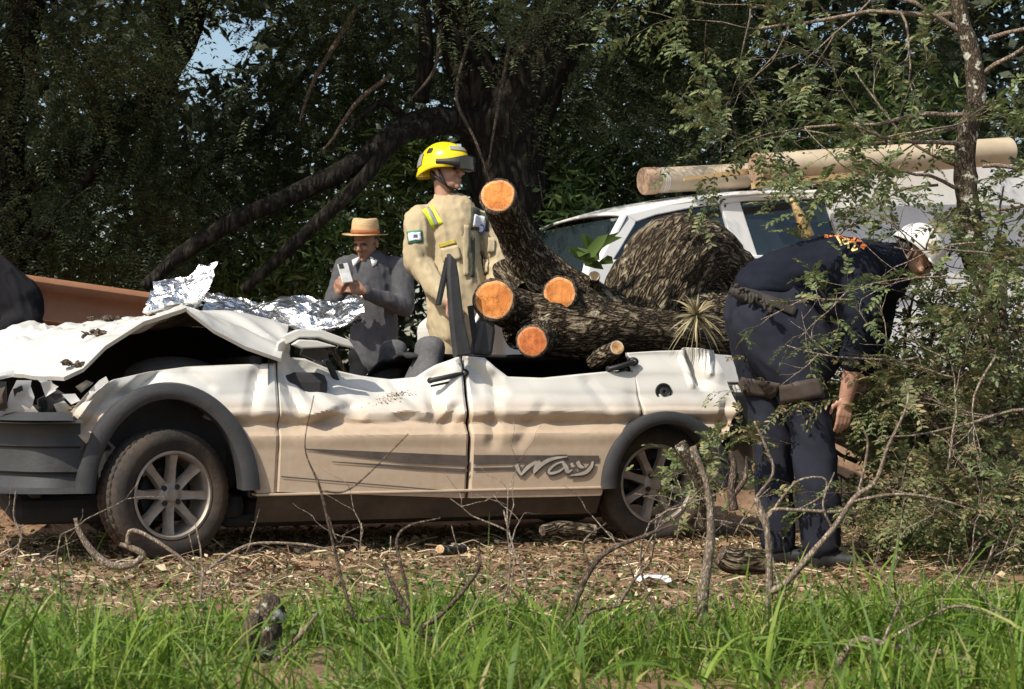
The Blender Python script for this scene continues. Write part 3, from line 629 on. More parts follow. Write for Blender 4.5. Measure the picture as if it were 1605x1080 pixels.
def side_panel(name, top, bot, parent, mat, nu=84, nz=72, wfun=car_w, thick=0.014, far=False):
    T = px_curve(top, nu); B = px_curve(bot, nu); v = []
    for i in range(nu):
        for j in range(nz):
            k = j / (nz - 1); u = T[i][0] + (B[i][0] - T[i][0]) * k; z = T[i][1] + (B[i][1] - T[i][1]) * k
            v.append((u, z))
    lo = []; hi = []
    for idx, (u, z) in enumerate(v):
        w = wfun(u, z); i, j = divmod(idx, nz)
        e = 0.010 if (i in (0, nu - 1) or j == 0) else 0.0                # edges roll inwards
        lo.append(CL(u, (1.64 - w) if far else w + e, z)); hi.append(CL(u, (1.64 - w - thick - .02) if far else w + thick + .02, z))
    f = grid_faces(nu, nz); n = len(lo); F = [tuple(reversed(q)) for q in f] + [tuple(k + n for k in q) for q in f]
    rim = [i * nz for i in range(nu)] + [(nu - 1) * nz + j for j in range(1, nz)] + [i * nz + nz - 1 for i in range(nu - 2, -1, -1)] + [j for j in range(nz - 2, 0, -1)]
    for a, b in zip(rim, rim[1:] + rim[:1]): F.append((a, b, b + n, a + n))
    m = MB().add(lo + hi, F); return m.build(name, mat, parent, sharp=24)

car = empty('crushed_hatchback', CL(1.3, 0.8, 0), 'white dusty crushed hatchback with its roof torn off and dark wheel arches', 'car')
NEAR = {
 'front_fender': ([(112, 664), (122, 640), (150, 612), (180, 595), (240, 582), (300, 574), (370, 571), (441, 569)],
                  [(138, 672), (152, 690), (170, 652), (205, 622), (262, 606), (330, 622), (372, 672), (398, 772), (434, 772)]),
 'front_door': ([(444, 570), (446, 535), (458, 527), (470, 540), (472, 558), (500, 560), (540, 577), (590, 588), (640, 594), (680, 590), (705, 570), (738, 556)], [(434, 771), (520, 774), (620, 777), (731, 781)]),
 'rear_door': ([(744, 557), (774, 560), (788, 575), (806, 590), (860, 592), (920, 586), (985, 580), (1008, 584)], [(735, 781), (800, 780), (870, 779), (944, 777), (950, 740), (962, 708), (985, 676), (1006, 660)]),
 'rear_quarter': ([(1010, 660), (1012, 584), (1000, 562), (1003, 551), (1050, 549), (1085, 548), (1102, 543), (1120, 545), (1139, 548)], [(1012, 658), (1050, 648), (1090, 655), (1118, 676), (1132, 692), (1150, 655), (1161, 622), (1150, 580)]),
}
# the quarter's outline is walked front edge first, so give it plain top and bottom runs instead
NEAR['rear_quarter'] = ([(1001, 552), (1050, 549), (1085, 548), (1102, 543), (1120, 545), (1139, 548)], [(1012, 660), (1035, 650), (1065, 648), (1095, 656), (1120, 676), (1134, 694), (1159, 640)])
NEAR['front_fender'] = ([(108, 668), (122, 640), (150, 612), (180, 595), (240, 582), (300, 574), (370, 571), (441, 569)],
                        [(140, 700), (150, 690), (170, 652), (205, 622), (262, 606), (330, 622), (372, 672), (396, 760), (402, 773), (434, 772)])
for nm, (tp, bt) in NEAR.items():
    o = side_panel(nm, tp, bt, car, M['paint'])
    o['label'] = {'front_fender': 'buckled front fender with torn front edge', 'front_door': 'front door caved in along its window line', 'rear_door': 'rear door with dark stripes and the word way', 'rear_quarter': 'dented rear quarter with fuel cap'}[nm]
for nm, (tp, bt) in NEAR.items():
    side_panel(nm, tp, bt, car, M['paint'], 18, 12, far=True)
    side_panel('inner_trim', tp, bt, car, M['interior'], 14, 10, wfun=lambda u, z: car_w(u, z) + .05, far=True)
# fuel cap
u0, z0 = car_uz(1045, 614); c0 = car_w(u0, z0)
def disc_on_side(u, z, w, r, depth, seg=24, ex=1.0):
    v = []
    for k in range(2):
        for i in range(seg):
            a = 2 * math.pi * i / seg; v.append(CL(u + r * ex * math.cos(a), w - depth * k, z + r * math.sin(a)))
    f = [(i, (i + 1) % seg, seg + (i + 1) % seg, seg + i) for i in range(seg)] + [tuple(range(seg, 2 * seg))]
    return v, f
def ring_on_side(u, z, w, r0, r1, depth, seg=28):
    v = []
    for i in range(seg):
        a = 2 * math.pi * i / seg
        for r, dd in ((r1, 0), (r1, depth), (r0, depth), (r0, 0)): v.append(CL(u + r * math.cos(a), w - dd, z + r * math.sin(a)))
    f = []
    for i in range(seg):
        for k in range(3): f.append((i * 4 + k, ((i + 1) % seg) * 4 + k, ((i + 1) % seg) * 4 + k + 1, i * 4 + k + 1))
    return v, f
fc = MB().add(*ring_on_side(u0, z0, c0 + .004, .036, .046, .012)).build('fuel_cap', M['black'], car, sharp=40)
MB().add(*disc_on_side(u0, z0, c0 + .006, .037, .008)).add(*ring_on_side(u0, z0, c0 - .002, .010, .022, .012)).build('cap_knob', M['plastic'], fc, sharp=40)
# door handles
def handle(px, py, L, tilt, name='door_handle'):
    u, z = car_uz(px, py); w = car_w(u, z) - .012; m = MB()
    pts = []
    for k in range(15):
        t = k / 14; a = t * L - L / 2; pts.append(CL(u + a, w - .03 * math.sin(math.pi * t) ** .6, z + a * tilt))
    v, f = tube(pts, [.013] * 15, 8); m.add(v, f)
    pts2 = [p + Vector((0, 0, -.030)) + CW * .022 * 1 for p in pts]; v, f = tube(pts2[1:11], [.006] * 10, 6); m.add(v, f)
    m.add(*ellipsoid(CL(u + L * .42, w - .004, z + L * .42 * tilt), (.030, .018, .024)))
    m.add(*ellipsoid(CL(u - L * .46, w - .002, z - L * .46 * tilt), (.016, .014, .016)))
    o = m.build(name, M['black'], car)
    MB().add(*disc_on_side(u + L * .42, z + L * .42 * tilt, w - .022, .009, .004, 12)).build('lock_cylinder', M['metal'], o)
handle(714, 590, .20, .22); handle(985, 572, .16, .28)
# stripes and lettering on the doors
def side_strip(name, a, b, h, mat, parent, n=30, lift=.005):
    """a flat decal between two pixel points, h = heights (start, end) in metres"""
    (ua, za), (ub, zb) = car_uz(*a), car_uz(*b); v = []
    for i in range(n):
        t = i / (n - 1); u = ua + (ub - ua) * t; z = za + (zb - za) * t; hh = h[0] + (h[1] - h[0]) * min(1, t * 1.6)
        for k in range(3): zz = z - hh * k / 2; v.append(CL(u, car_w(u, zz) - lift, zz))
    return MB().add(v, [tuple(reversed(q)) for q in grid_faces(n, 3)]).build(name, mat, parent)
side_strip('stripe', (478, 703), (732, 714), (.006, .05), M['decal_dark'], car); side_strip('stripe', (742, 713), (938, 714), (.048, .032), M['decal_dark'], car)
side_strip('stripe', (520, 723), (732, 735), (.004, .016), M['decal_dark'], car); side_strip('stripe', (742, 733), (806, 732), (.016, .013), M['decal_dark'], car)
side_strip('door_crease_shade', (440, 746), (731, 771), (.006, .006), M['decal_dark'], car); side_strip('door_crease_shade', (738, 768), (942, 763), (.006, .006), M['decal_dark'], car)  # dark strips painted as the shade line of the door-bottom crease
def stroke(mb_, pts, wd, lift):
    Z = [car_uz(780 + a / 8.025, 680 + b / 8.025) for a, b in pts]; C = catmull([(p[0], p[1], w_) for p, w_ in zip(Z, wd)], 22); v = []
    for i, c in enumerate(C):
        d = C[min(i + 1, 21)] - C[max(i - 1, 0)]; nn = np.array([-d[1], d[0]]); nn = nn / max(1e-9, np.linalg.norm(nn))
        for s in (-1, 1): u = c[0] + nn[0] * s * c[2]; z = c[1] + nn[1] * s * c[2]; v.append(CL(u, car_w(u, z) - lift, z))
    mb_.add(v, grid_faces(22, 2)); 
WAY = [([(222, 385), (250, 450), (285, 520)], (.011, .009, .004)), ([(285, 515), (370, 420), (480, 345)], (.006, .010, .007)), ([(520, 340), (475, 410), (445, 495)], (.009, .011, .005)),
       ([(445, 490), (560, 370), (690, 310), (865, 285)], (.005, .010, .008, .002)), ([(820, 345), (720, 380), (640, 450), (650, 495), (760, 470), (850, 400)], (.003, .005, .007, .007, .006, .004)),
       ([(800, 350), (850, 420), (870, 475), (930, 450)], (.006, .011, .009, .003)), ([(915, 365), (930, 400), (945, 410)], (.007, .008, .004)), ([(990, 345), (1020, 400), (1070, 425)], (.010, .010, .005)),
       ([(1185, 345), (1160, 420), (1080, 490), (900, 525)], (.006, .009, .009, .002))]
ml = MB(); mo = MB()
for i, (p, wd) in enumerate(WAY): stroke(mo, p, [k * 1.0 + .009 for k in wd], .0075 + .0002 * i); stroke(ml, p, wd, .0100 + .0002 * i)
let = mo.build('lettering', M['decal_dark'], car); ml.build('lettering_fill', M['decal_silver'], let)
# sills, floor and hidden shell
def ubox(name, u0, u1, w0, w1, z0, z1, mat, parent=car, bev=.015):
    v = [CL(u, w, z) for z in (z0, z1) for u, w in ((u0, w0), (u1, w0), (u1, w1), (u0, w1))]
    o = MB().add(v, [(3, 2, 1, 0), (4, 5, 6, 7), (0, 1, 5, 4), (1, 2, 6, 5), (2, 3, 7, 6), (3, 0, 4, 7)]).build(name, mat, parent, smooth=False)
    if bev: b = o.modifiers.new('b', 'BEVEL'); b.width = bev; b.segments = 2
    return o
def sill(w0, sg):
    n = 24; v = []
    for i in range(n):
        u = .43 + 1.81 * i / (n - 1)
        for dw, z in ((.004, .306), (.012, .297), (.020, .285), (.075, .20), (.10, .165), (.30, .160)): v.append(CL(u, w0 + sg * (dw + .003 * mnoise.noise(Vector((u * 4, z * 9, 0)))), z))
    f = grid_faces(n, 6); return MB().add(v, [tuple(reversed(q)) for q in f] if sg > 0 else f).build('sill', M['dusty_plastic'], car, sharp=40)
sill(0, 1); sill(1.64, -1)
ubox('sill_lip', .42, 2.25, -.004, .10, .299, .312, M['paint'], bev=.004)
ubox('floor_pan', -.30, 3.05, .30, 1.34, .19, .26, M['interior']); ubox('firewall', .42, .48, .12, 1.50, .28, .98, M['interior'])
ubox('inner_panel', .50, 2.20, .34, .36, .20, .64, M['interior'], bev=.004)
ubox('shade_undertray', -.70, .42, .22, 1.42, .17, .30, M['interior'], bev=.05)  # dark tray added to darken the space below the front bumper
ubox('rear_floor', 2.2, 3.1, .20, 1.44, .28, .60, M['interior']); ubox('tailgate', 3.10, 3.20, .14, 1.50, .40, .84, M['paint'])
ubox('engine_block', -.45, .22, .42, 1.30, .28, .72, M['interior'], bev=.04); ubox('radiator_support', -.62, -.56, .18, 1.46, .30, .74, M['black'])
ubox('wheel_housing', -.34, .40, .24, .40, .30, .80, M['interior'], bev=.08); ubox('wheel_housing', -.34, .40, 1.24, 1.40, .30, .80, M['interior'], bev=.08)
ubox('wheel_housing', 2.25, 3.0, .22, .36, .3, .66, M['black'], bev=.08)
# wheel-arch mouldings
def flare(name, uc, zc, ai, bi, ao, bo, a0, a1, mat, far=False, wout=-.040):
    n = 44; v = []
    for i in range(n):
        a = math.radians(a0 + (a1 - a0) * i / (n - 1)); ca, sa = math.cos(a), math.sin(a)
        prof_ = [(ao, bo, .030), (ao * .985, bo * .985, wout * .75), (ao * .93, bo * .935, wout), (ai * 1.05, bi * 1.05, wout), (ai, bi, wout * .7), (ai, bi, .12)]
        for A, B, w in prof_: v.append(CL(uc + A * ca, 1.64 - w if far else w, zc + B * sa))
    f = grid_faces(n, 6); return MB().add(v, f if not far else [tuple(reversed(q)) for q in f]).build(name, mat, car, sharp=50)
uf, zf = car_uz(262, 776); ur, zr = car_uz(1044, 758)
flare('wheel_arch_moulding', uf + .01, zf, .345, .455, .435, .535, 2, 178, M['plastic']); flare('wheel_arch_moulding', ur + .0, zr + .0, .295, .315, .375, .385, -3, 183, M['plastic'])
flare('wheel_arch_moulding', uf + .01, zf, .345, .455, .435, .535, 2, 178, M['plastic'], True); flare('wheel_arch_moulding', ur, zr, .295, .315, .375, .385, -3, 183, M['plastic'], True)
# bumpers: swept profile round the nose
def bumper(name, plan, prof_, mat, n=46):
    C = catmull(plan, n); v = []
    for i, c in enumerate(C):
        d = C[min(i + 1, n - 1)] - C[max(i - 1, 0)]; nn = np.array([d[1], -d[0]]); nn /= max(1e-9, np.linalg.norm(nn))
        for o_, z in prof_: v.append(CL(c[0] + nn[0] * o_, c[1] + nn[1] * o_, z + .006 * mnoise.noise(Vector((c[0] * 3, c[1] * 3, z * 2)))))
    return MB().add(v, grid_faces(n, len(prof_))).build(name, mat, car, sharp=28)
PL = [(-.40, .0), (-.52, .0), (-.64, .06), (-.75, .22), (-.81, .48), (-.83, .82), (-.81, 1.16), (-.75, 1.42), (-.64, 1.58), (-.52, 1.64), (-.40, 1.64)]
bumper('front_bumper', PL, [(-.10, .66), (-.03, .675), (.012, .66), (.016, .59), (.004, .562), (.0, .55), (.018, .54), (.012, .43), (.030, .418), (.034, .405), (.020, .355), (-.04, .335), (-.12, .335)], M['plastic'])
bumper('bumper_cap', [(-.44, .0 + .02), (-.56, .03), (-.66, .12), (-.74, .30), (-.79, .55), (-.80, .9), (-.78, 1.2)], [(-.12, .672), (-.04, .71), (.0, .704), (.012, .672), (-.02, .655)], M['plastic'], 30)
PR = [(2.98, .02), (3.10, .02), (3.18, .10), (3.24, .3), (3.26, .82), (3.24, 1.34), (3.18, 1.54), (3.08, 1.62)]
bumper('rear_bumper', [(a, b) for a, b in reversed(PR)], [(-.10, .56), (0, .56), (.02, .50), (.02, .38), (-.03, .28), (-.10, .28)], M['dusty_plastic'], 30)
ubox('tail_lamp_hole', 3.02, 3.12, .06, .16, .58, .80, M['black'], bev=.02)  # black block stands for the shaded hole of the tail lamp
# hood: buckled sheet, tented in the middle
HC = [(.06, [(100, 591), (130, 577), (165, 542), (225, 504), (284, 485), (291, 482), (298, 489), (335, 517), (385, 543), (440, 562)]),
      (.50, [(20, 586), (70, 557), (120, 531), (190, 508), (276, 484), (284, 480), (293, 484), (345, 498), (400, 511), (450, 523)]),
      (1.0, [(-60, 576), (-10, 546), (60, 523), (140, 509), (230, 501), (275, 497), (300, 496), (330, 497), (380, 501), (420, 507), (455, 516)]),
      (1.48, [(-110, 562), (-50, 536), (20, 519), (100, 509), (200, 505), (260, 503), (300, 502), (340, 503), (380, 505), (420, 508), (460, 516)])]
cur = []
def polyline(pts, n):
    P = [np.array(p, float) for p in pts]; m = len(P) - 1; out = []
    for i in range(n): x = i / (n - 1) * m; k = min(int(x), m - 1); out.append(P[k] + (P[k + 1] - P[k]) * (x - k))
    return out
for w, pts in HC: cur.append(polyline([(*car_uz(a, b, w), w) for a, b in pts], 100))
NI, NJ = 100, 54
hv = []
for i in range(NI):
    for c in catmull([cur[k][i] for k in range(4)], NJ):
        q = Vector((c[0] * 2.6, c[2] * 2.2, 1.0)); r1 = abs(mnoise.noise(q)); r2 = abs(mnoise.noise(Vector((c[0] * 6 + c[2] * 4, c[2] * 3 - c[0] * 2, 4)))); r3 = abs(mnoise.noise(Vector((c[0] * 3 - c[2] * 6, c[2] * 2, 8)))); k_ = sstep(.35, -.1, c[0])
        wr = .09 * (r1 - .2) + (.03 + .05 * k_) * (.2 - r2) + .045 * k_ * (.2 - r3)
        hv.append((c[0], c[2], c[1] + wr * min(1, max(0, c[2] - .06) * 4) * (.25 + .75 * sstep(0, .15, i / NI))))
nh = len(hv); f = grid_faces(NI, NJ)
mh = MB().add([CL(*c) for c in hv] + [CL(c[0] + .004, c[1] + .012, c[2] - .018) for c in hv], f + [tuple(k + nh for k in reversed(q)) for q in f])
rim = [i * NJ for i in range(NI)] + [(NI - 1) * NJ + j for j in range(1, NJ)] + [i * NJ + NJ - 1 for i in range(NI - 2, -1, -1)] + [j for j in range(NJ - 2, 0, -1)]
mh.f += [(b, a, a + nh, b + nh) for a, b in zip(rim, rim[1:] + rim[:1])]; mh.mi += [0] * len(rim)
o = mh.build('hood', M['paint'], car, sharp=20)
# dark inner wing on the far side of the engine bay, up to the hood's edge
v = []
for i in range(NI):
    c = hv[i * NJ + NJ - 2]
    for k in range(5): v.append(CL(c[0], c[1] - .02, .30 + (c[2] - .025 - .30) * k / 4))
MB().add(v, grid_faces(NI, 5)).build('inner_wing', M['interior'], car)
v = []
for j in range(NJ):
    c = hv[(NI - 5) * NJ + j]
    for k in range(4): v.append(CL(c[0], c[1], .60 + (c[2] - .03 - .60) * k / 3))
MB().add(v, grid_faces(NJ, 4)).build('cowl_panel', M['interior'], car); o['label'] = 'buckled white hood tented up over the engine bay'
# inner parts under the hood, torn headlight corner
m_ = MB(); m_.add(*ellipsoid(CL(.08, .40, .88), (.24, .22, .10))); m_.build('engine_cover', M['plastic'], car)
def shard(name, pts, w0, th, mat, wob=.03, n=5):
    """torn sheet: a pixel outline given depth by w and crumpled"""
    uz = [car_uz(a, b, w0) for a, b in pts]; cu = sum(p[0] for p in uz) / len(uz); cz = sum(p[1] for p in uz) / len(uz); v = []; k = len(uz)
    for ring in range(n + 1):
        t = ring / n
        for u, z in uz: uu = cu + (u - cu) * t; zz = cz + (z - cz) * t; v.append(CL(uu, w0 + wob * 2 * mnoise.noise(Vector((uu * 9, zz * 9, w0 * 10))), zz))
    f = [(r * k + i, r * k + (i + 1) % k, (r + 1) * k + (i + 1) % k, (r + 1) * k + i) for r in range(n) for i in range(k)]
    N = len(v); v2 = v + [p + CW * th for p in v]; f2 = f + [tuple(q + N for q in reversed(x)) for x in f] + [(n * k + i, n * k + (i + 1) % k, N + n * k + (i + 1) % k, N + n * k + i) for i in range(k)]
    return MB().add(v2, f2).build(name, mat, car, sharp=40)
shard('torn_panel', [(8, 648), (14, 620), (26, 596), (50, 596), (48, 605), (54, 622), (50, 640), (62, 648)], .10, .01, M['paint'])
shard('torn_panel', [(56, 592), (62, 590), (92, 606), (86, 611), (70, 606)], .12, .01, M['white'], .01)
shard('torn_panel', [(97, 618), (118, 617), (126, 628), (112, 634)], .06, .01, M['white'], .01)
shard('torn_panel', [(104, 655), (116, 640), (140, 612), (156, 596), (166, 590), (170, 598), (150, 615), (130, 640), (118, 664)], .035, .012, M['paint'], .02)
shard('torn_panel', [(-30, 590), (22, 580), (22, 590), (-30, 602)], .16, .01, M['white'], .01)
for k_, pts_ in enumerate(([(64, 600), (80, 596), (88, 612), (72, 622)], [(20, 610), (34, 604), (40, 622), (26, 632)], [(84, 634), (100, 628), (112, 640), (92, 650)], [(118, 606), (134, 596), (146, 600), (128, 616)], [(-12, 612), (8, 606), (12, 640), (-8, 644)], [(100, 640), (122, 634), (116, 660), (104, 664)])): shard('torn_panel', pts_, .05 + .03 * (k_ % 3), .008, (M['white'], M['plastic'], M['paint'], M['metal'], M['dusty_plastic'], M['cut_pale'])[k_], .05)
shard('headlight_housing', [(60, 626), (90, 610), (108, 622), (102, 648), (62, 650)], .16, .08, M['black'])
shard('grille', [(-60, 598), (10, 598), (12, 648), (-60, 648)], .30, .03, M['black'], .01)
MB().add(*ellipsoid(CL(-.66, .16, .74), (.045, .03, .05))).build('horn', M['dusty_plastic'], car)
# windscreen pillar bases, door frame and interior
def cbar(name, pts, rad, mat, seg=8):
    C = catmull([(*CL(*p),) + (r,) for p, r in zip(pts, rad)], 18); v, f = tube([c[:3] for c in C], [c[3] for c in C], seg); return MB().add(v, f).build(name, mat, car)
def cb_px(name, pts, mat, seg=8):
    q = []; r = []
    for a, b, w, rr in pts: u, z = car_uz(a, b, w); q.append((u, w, z)); r.append(rr)
    return cbar(name, q, r, mat, seg)
cb_px('roof_rail_stub', [(742, 520, .30, .012), (748, 500, .30, .014), (756, 482, .32, .012)], M['white'])
shard('mirror_base', [(474, 556), (478, 544), (496, 541), (512, 548), (516, 562), (500, 566)], .19, .06, M['plastic'], .02)
ubox('dashboard', .50, .82, .14, 1.50, .66, .90, M['interior'], bev=.05)
def slab(name, pts, w0, w1, mat, bev=.01):
    """upright post: a pixel outline on the side plane at depth w0, thick to w1"""
    uz = [car_uz(a, b, w0) for a, b in pts]; k = len(uz); v = [CL(u, w0, z) for u, z in uz] + [CL(u, w1, z) for u, z in uz]
    o = MB().add(v, [tuple(range(k)), tuple(range(2 * k - 1, k - 1, -1))] + [(i, k + i, k + (i + 1) % k, (i + 1) % k) for i in range(k)]).build(name, mat, car, smooth=False)
    bm = bmesh.new(); bm.from_mesh(o.data); bmesh.ops.recalc_face_normals(bm, faces=bm.faces); bm.to_mesh(o.data); bm.free()
    if bev: b = o.modifiers.new('b', 'BEVEL'); b.width = bev; b.segments = 2
    return o
slab('front_pillar', [(444, 526), (468, 516), (505, 517), (548, 533), (556, 545), (540, 542), (500, 529), (470, 529), (450, 540)], .12, .20, M['paint'], .006)
slab('front_pillar', [(458, 540), (470, 532), (498, 534), (528, 543), (500, 545), (474, 546)], .07, .12, M['paint'], .006)
slab('door_window_frame', [(705, 396), (716, 408), (720, 432), (728, 500), (741, 556), (715, 560), (708, 500), (703, 430)], .05, .11, M['plastic'])
slab('door_window_frame', [(702, 402), (707, 404), (700, 440), (692, 478), (686, 478)], .08, .13, M['black'], .004)
slab('centre_pillar', [(744, 555), (752, 505), (764, 494), (776, 500), (778, 520), (773, 558)], .14, .24, M['plastic'], .02)
slab('seat_belt', [(733, 480), (742, 478), (752, 556), (744, 557)], .16, .17, M['black'], .002)
def seat(u, w, tilt=.2):
    e1 = Matrix.Rotation(TH, 3, 'Z'); pr = []
    pr.append(ellipsoid(CL(u, w, .50), (.27, .25, .11), e1)); pr.append(cap_prim(CL(u + .24, w, .55), CL(u + .24 + tilt, w, .92), .19, .15, .45, ax=CD)); pr.append(cap_prim(CL(u + .26 + tilt, w - .06, 1.03), CL(u + .26 + tilt, w + .06, 1.03), .075, .075))
    me = blob(pr, .03, 4); return place_mesh(me, 'seat', M['seat'], car)
seat(1.02, .46, .16); seat(1.02, 1.16, .16)
ubox('rear_seat', 1.85, 2.05, .18, 1.46, .40, .82, M['interior'], bev=.05)
v = []
for i in range(30):
    for j in range(16):
        u, t = 1.30 + 1.75 * i / 29, j / 15; v.append(CL(u, .42 + 1.10 * t, 1.0 - .03 * t - .32 * t ** 4 + .03 * mnoise.noise(Vector((u * 5, t * 5, 0)))))
o = MB().add(v, grid_faces(30, 16)).build('crushed_roof', M['interior'], car); s = o.modifiers.new('s', 'SOLIDIFY'); s.thickness = .02; o['label'] = 'crushed roof pressed down under the logs'
c = CL(.86, .46, .92); ax = (CD * .85 + Vector((0, 0, .45))).normalized(); e1 = CW; e2 = ax.cross(e1)
pts = [c + e1 * .185 * math.cos(a) + e2 * .185 * math.sin(a) for a in np.linspace(0, 2 * math.pi, 25)]
sw = MB().add(*tube(pts, [.016] * 25, 8)); sw.add(*ellipsoid(c - ax * .02, (.07, .07, .05)))
for a in (0.2, 2.9, 4.7): sw.add(*tube([c, c + e1 * .18 * math.cos(a) + e2 * .18 * math.sin(a)], [.018, .012], 6))
sw.build('steering_wheel', M['black'], car)
# wheels
def wheel_meshes():
    rt, rr, wd = .312, .208, .10
    seg = 192
    prof_t = [(rr - .004, -.075), (rr + .012, -.092), (rr + .05, -.103), (rt - .030, -.100), (rt - .010, -.088)]
    side = prof_t
    tread = [(rt, -.080), (rt + .001, -.052), (rt - .008, -.050), (rt - .008, -.042), (rt + .002, -.040), (rt + .002, -.012), (rt - .008, -.010), (rt - .008, .010), (rt + .002, .012), (rt + .002, .040), (rt - .008, .042), (rt - .008, .050), (rt + .001, .052), (rt, .080)]
    other = [(r, -h) for r, h in reversed(prof_t)]
    P = side + tread + other; n1 = len(side)
    def mod(i, j):
        if n1 <= j < n1 + len(tread): return -.0055 if (i + (j // 3) * 2) % 4 == 0 else 0
        if j in (n1 - 1, n1 + len(tread)): return -.004 if i % 4 == 0 else 0
        return 0
    v, f = lathe(P, seg, 'Y', mod); f = [tuple(reversed(q)) for q in f]
    me = bpy.data.meshes.new('tyre'); me.from_pydata(v, [], f); me.materials.append(M['tyre']); me.materials.append(M['tread'])
    nn = len(P) - 1
    me.polygons.foreach_set('material_index', [1 if n1 - 1 <= (k % nn) < n1 + len(tread) else 0 for k in range(len(f))])
    me.polygons.foreach_set('use_smooth', [True] * len(f)); me.set_sharp_from_angle(angle=math.radians(35))
    # rim: barrel, eight paired spokes, hub
    m = MB(); v, f = lathe([(rr, -.080), (rr + .004, -.090), (rr - .008, -.092), (rr - .016, -.080), (rr - .022, -.02), (rr - .02, .07), (rr, .08)], 64, 'Y'); m.add(v, f)
    ns = 8
    for k in range(ns):
        a = 2 * math.pi * k / ns + .39 * 0
        ca, sa = math.cos(a), math.sin(a); er = Vector((ca, 0, sa)); et = Vector((-sa, 0, ca))
        ring = []
        for r, hw, y in ((.040, .030, -.060), (.085, .024, -.066), (.140, .021, -.072), (rr - .014, .028, -.076)):
            ring.append([er * r + et * s * hw + Vector((0, yy, 0)) for s, yy in ((-1, y + .035), (-.8, y), (-.25, y + .004), (.25, y + .004), (.8, y), (1, y + .035))])
        vv = [p for q in ring for p in q]; m.add(vv, grid_faces(4, 6))
    hub = lathe([(.0, -.075), (.030, -.075), (.036, -.066), (.052, -.064), (.066, -.056), (.066, -.02)], 32, 'Y'); m.add(*hub)
    me2 = bpy.data.meshes.new('rim'); me2.from_pydata([tuple(p) for p in m.v], [], m.f)
    bm = bmesh.new(); bm.from_mesh(me2); bmesh.ops.recalc_face_normals(bm, faces=bm.faces); bm.to_mesh(me2); bm.free()
    me2.materials.append(M['alloy']); me2.polygons.foreach_set('use_smooth', [True] * len(me2.polygons)); me2.set_sharp_from_angle(angle=math.radians(40))
    m = MB()
    for k in range(4):
        a = math.pi / 4 + k * math.pi / 2 + .1; m.add(*lathe([(.0, -.0675), (.0125, -.0675), (.0125, -.05)], 12, 'Y')) if False else None
        v, f = lathe([(.0005, -.0685), (.0135, -.0685), (.0135, -.05)], 12, 'Y'); m.add([(p[0] + .050 * math.cos(a), p[1], p[2] + .050 * math.sin(a)) for p in v], f)
    m.add(*lathe([(.0005, .0), (.13, .0), (.13, .02)], 32, 'Y'))
    me3 = bpy.data.meshes.new('hub'); me3.from_pydata([tuple(p) for p in m.v], [], m.f); me3.materials.append(M['black'])
    return me, me2, me3
WT, WR, WH = wheel_meshes()
def wheel(u, w, z, steer, flip=False, spin=0.2, camber=0):
    p = CL(u, w, z) - Vector(car.location); e = bpy.data.objects.new('wheel', None); COL.objects.link(e); e.parent = car; e.location = p
    e.rotation_euler = Euler((camber, 0, TH + steer + (math.pi if flip else 0)), 'XYZ'); e.empty_display_size = .1
    for me, nm in ((WT, 'tyre'), (WR, 'rim'), (WH, 'hub')):
        o = bpy.data.objects.new(nm, me); COL.objects.link(o); o.parent = e; o.rotation_euler = (0, spin, 0)
wheel(uf, .10, .312, math.radians(22), spin=.05); wheel(ur, .20, .312, 0, spin=.3); wheel(uf, 1.54, .312, math.radians(22), True); wheel(ur, 1.51, .312, 0, True)
ubox('underbody', .3, 2.4, .25, 1.4, .13, .20, M['interior'], bev=.03)

# bark crumbs and twigs lying on the hood
def crumb(px, py, w, s, label):
    u, z = car_uz(px, py, w); best = min(hv, key=lambda c: (c[0] - u) ** 2 + (c[1] - w) ** 2); c = CL(best[0], best[1], best[2] + .006); m = MB()
    for k in range(9):
        q = c + CD * R.uniform(-s, s) + CW * R.uniform(-s * .5, s * .5) + Vector((0, 0, R.uniform(0, .02))); m.add(*box(q, (R.uniform(.02, .05), R.uniform(.015, .03), R.uniform(.008, .02)), Euler((R.uniform(-1, 1), R.uniform(-1, 1), R.uniform(0, 3))).to_matrix(), .6))
    m.add(*tube([c + CD * k * .05 * s / .08 + Vector((0, 0, .01 + .01 * math.sin(k * 2))) for k in range(-2, 3)], [.004] * 5, 5))
    o = m.build('bark_debris', M['bark_brown'], None, smooth=False, origin=c); tag(o, label, 'bark debris')
crumb(150, 535, .35, .06, 'clump of bark crumbs beside the fold of the hood'); crumb(120, 580, .12, .06, 'clump of bark crumbs on the curled front lip of the hood'); crumb(165, 512, .9, .08, 'twigs and bark scraps lying across the far half of the hood')

def sawdust(px, py, n, label):
    u0_, z0_ = car_uz(px, py); lv = Leaves(); P = []
    for k in range(n): u = u0_ + R.gauss(0, .055); z = z0_ + R.gauss(0, .012) + (u - u0_) * .25; P.append(tuple(CL(u, car_w(u, z) - .006, z)))
    P = np.array(P); o_ = P.mean(0); lv.quads(P - o_, rand_dirs(n, -.2, .6), rand_dirs(n), NR.uniform(.005, .018, n), NR.uniform(.003, .009, n)); o = lv.build('sawdust', M['chips'], None); o.location = o_; tag(o, label, 'sawdust', kind='stuff')
sawdust(632, 622, 130, 'sawdust and chips caught in the dent of the front door')
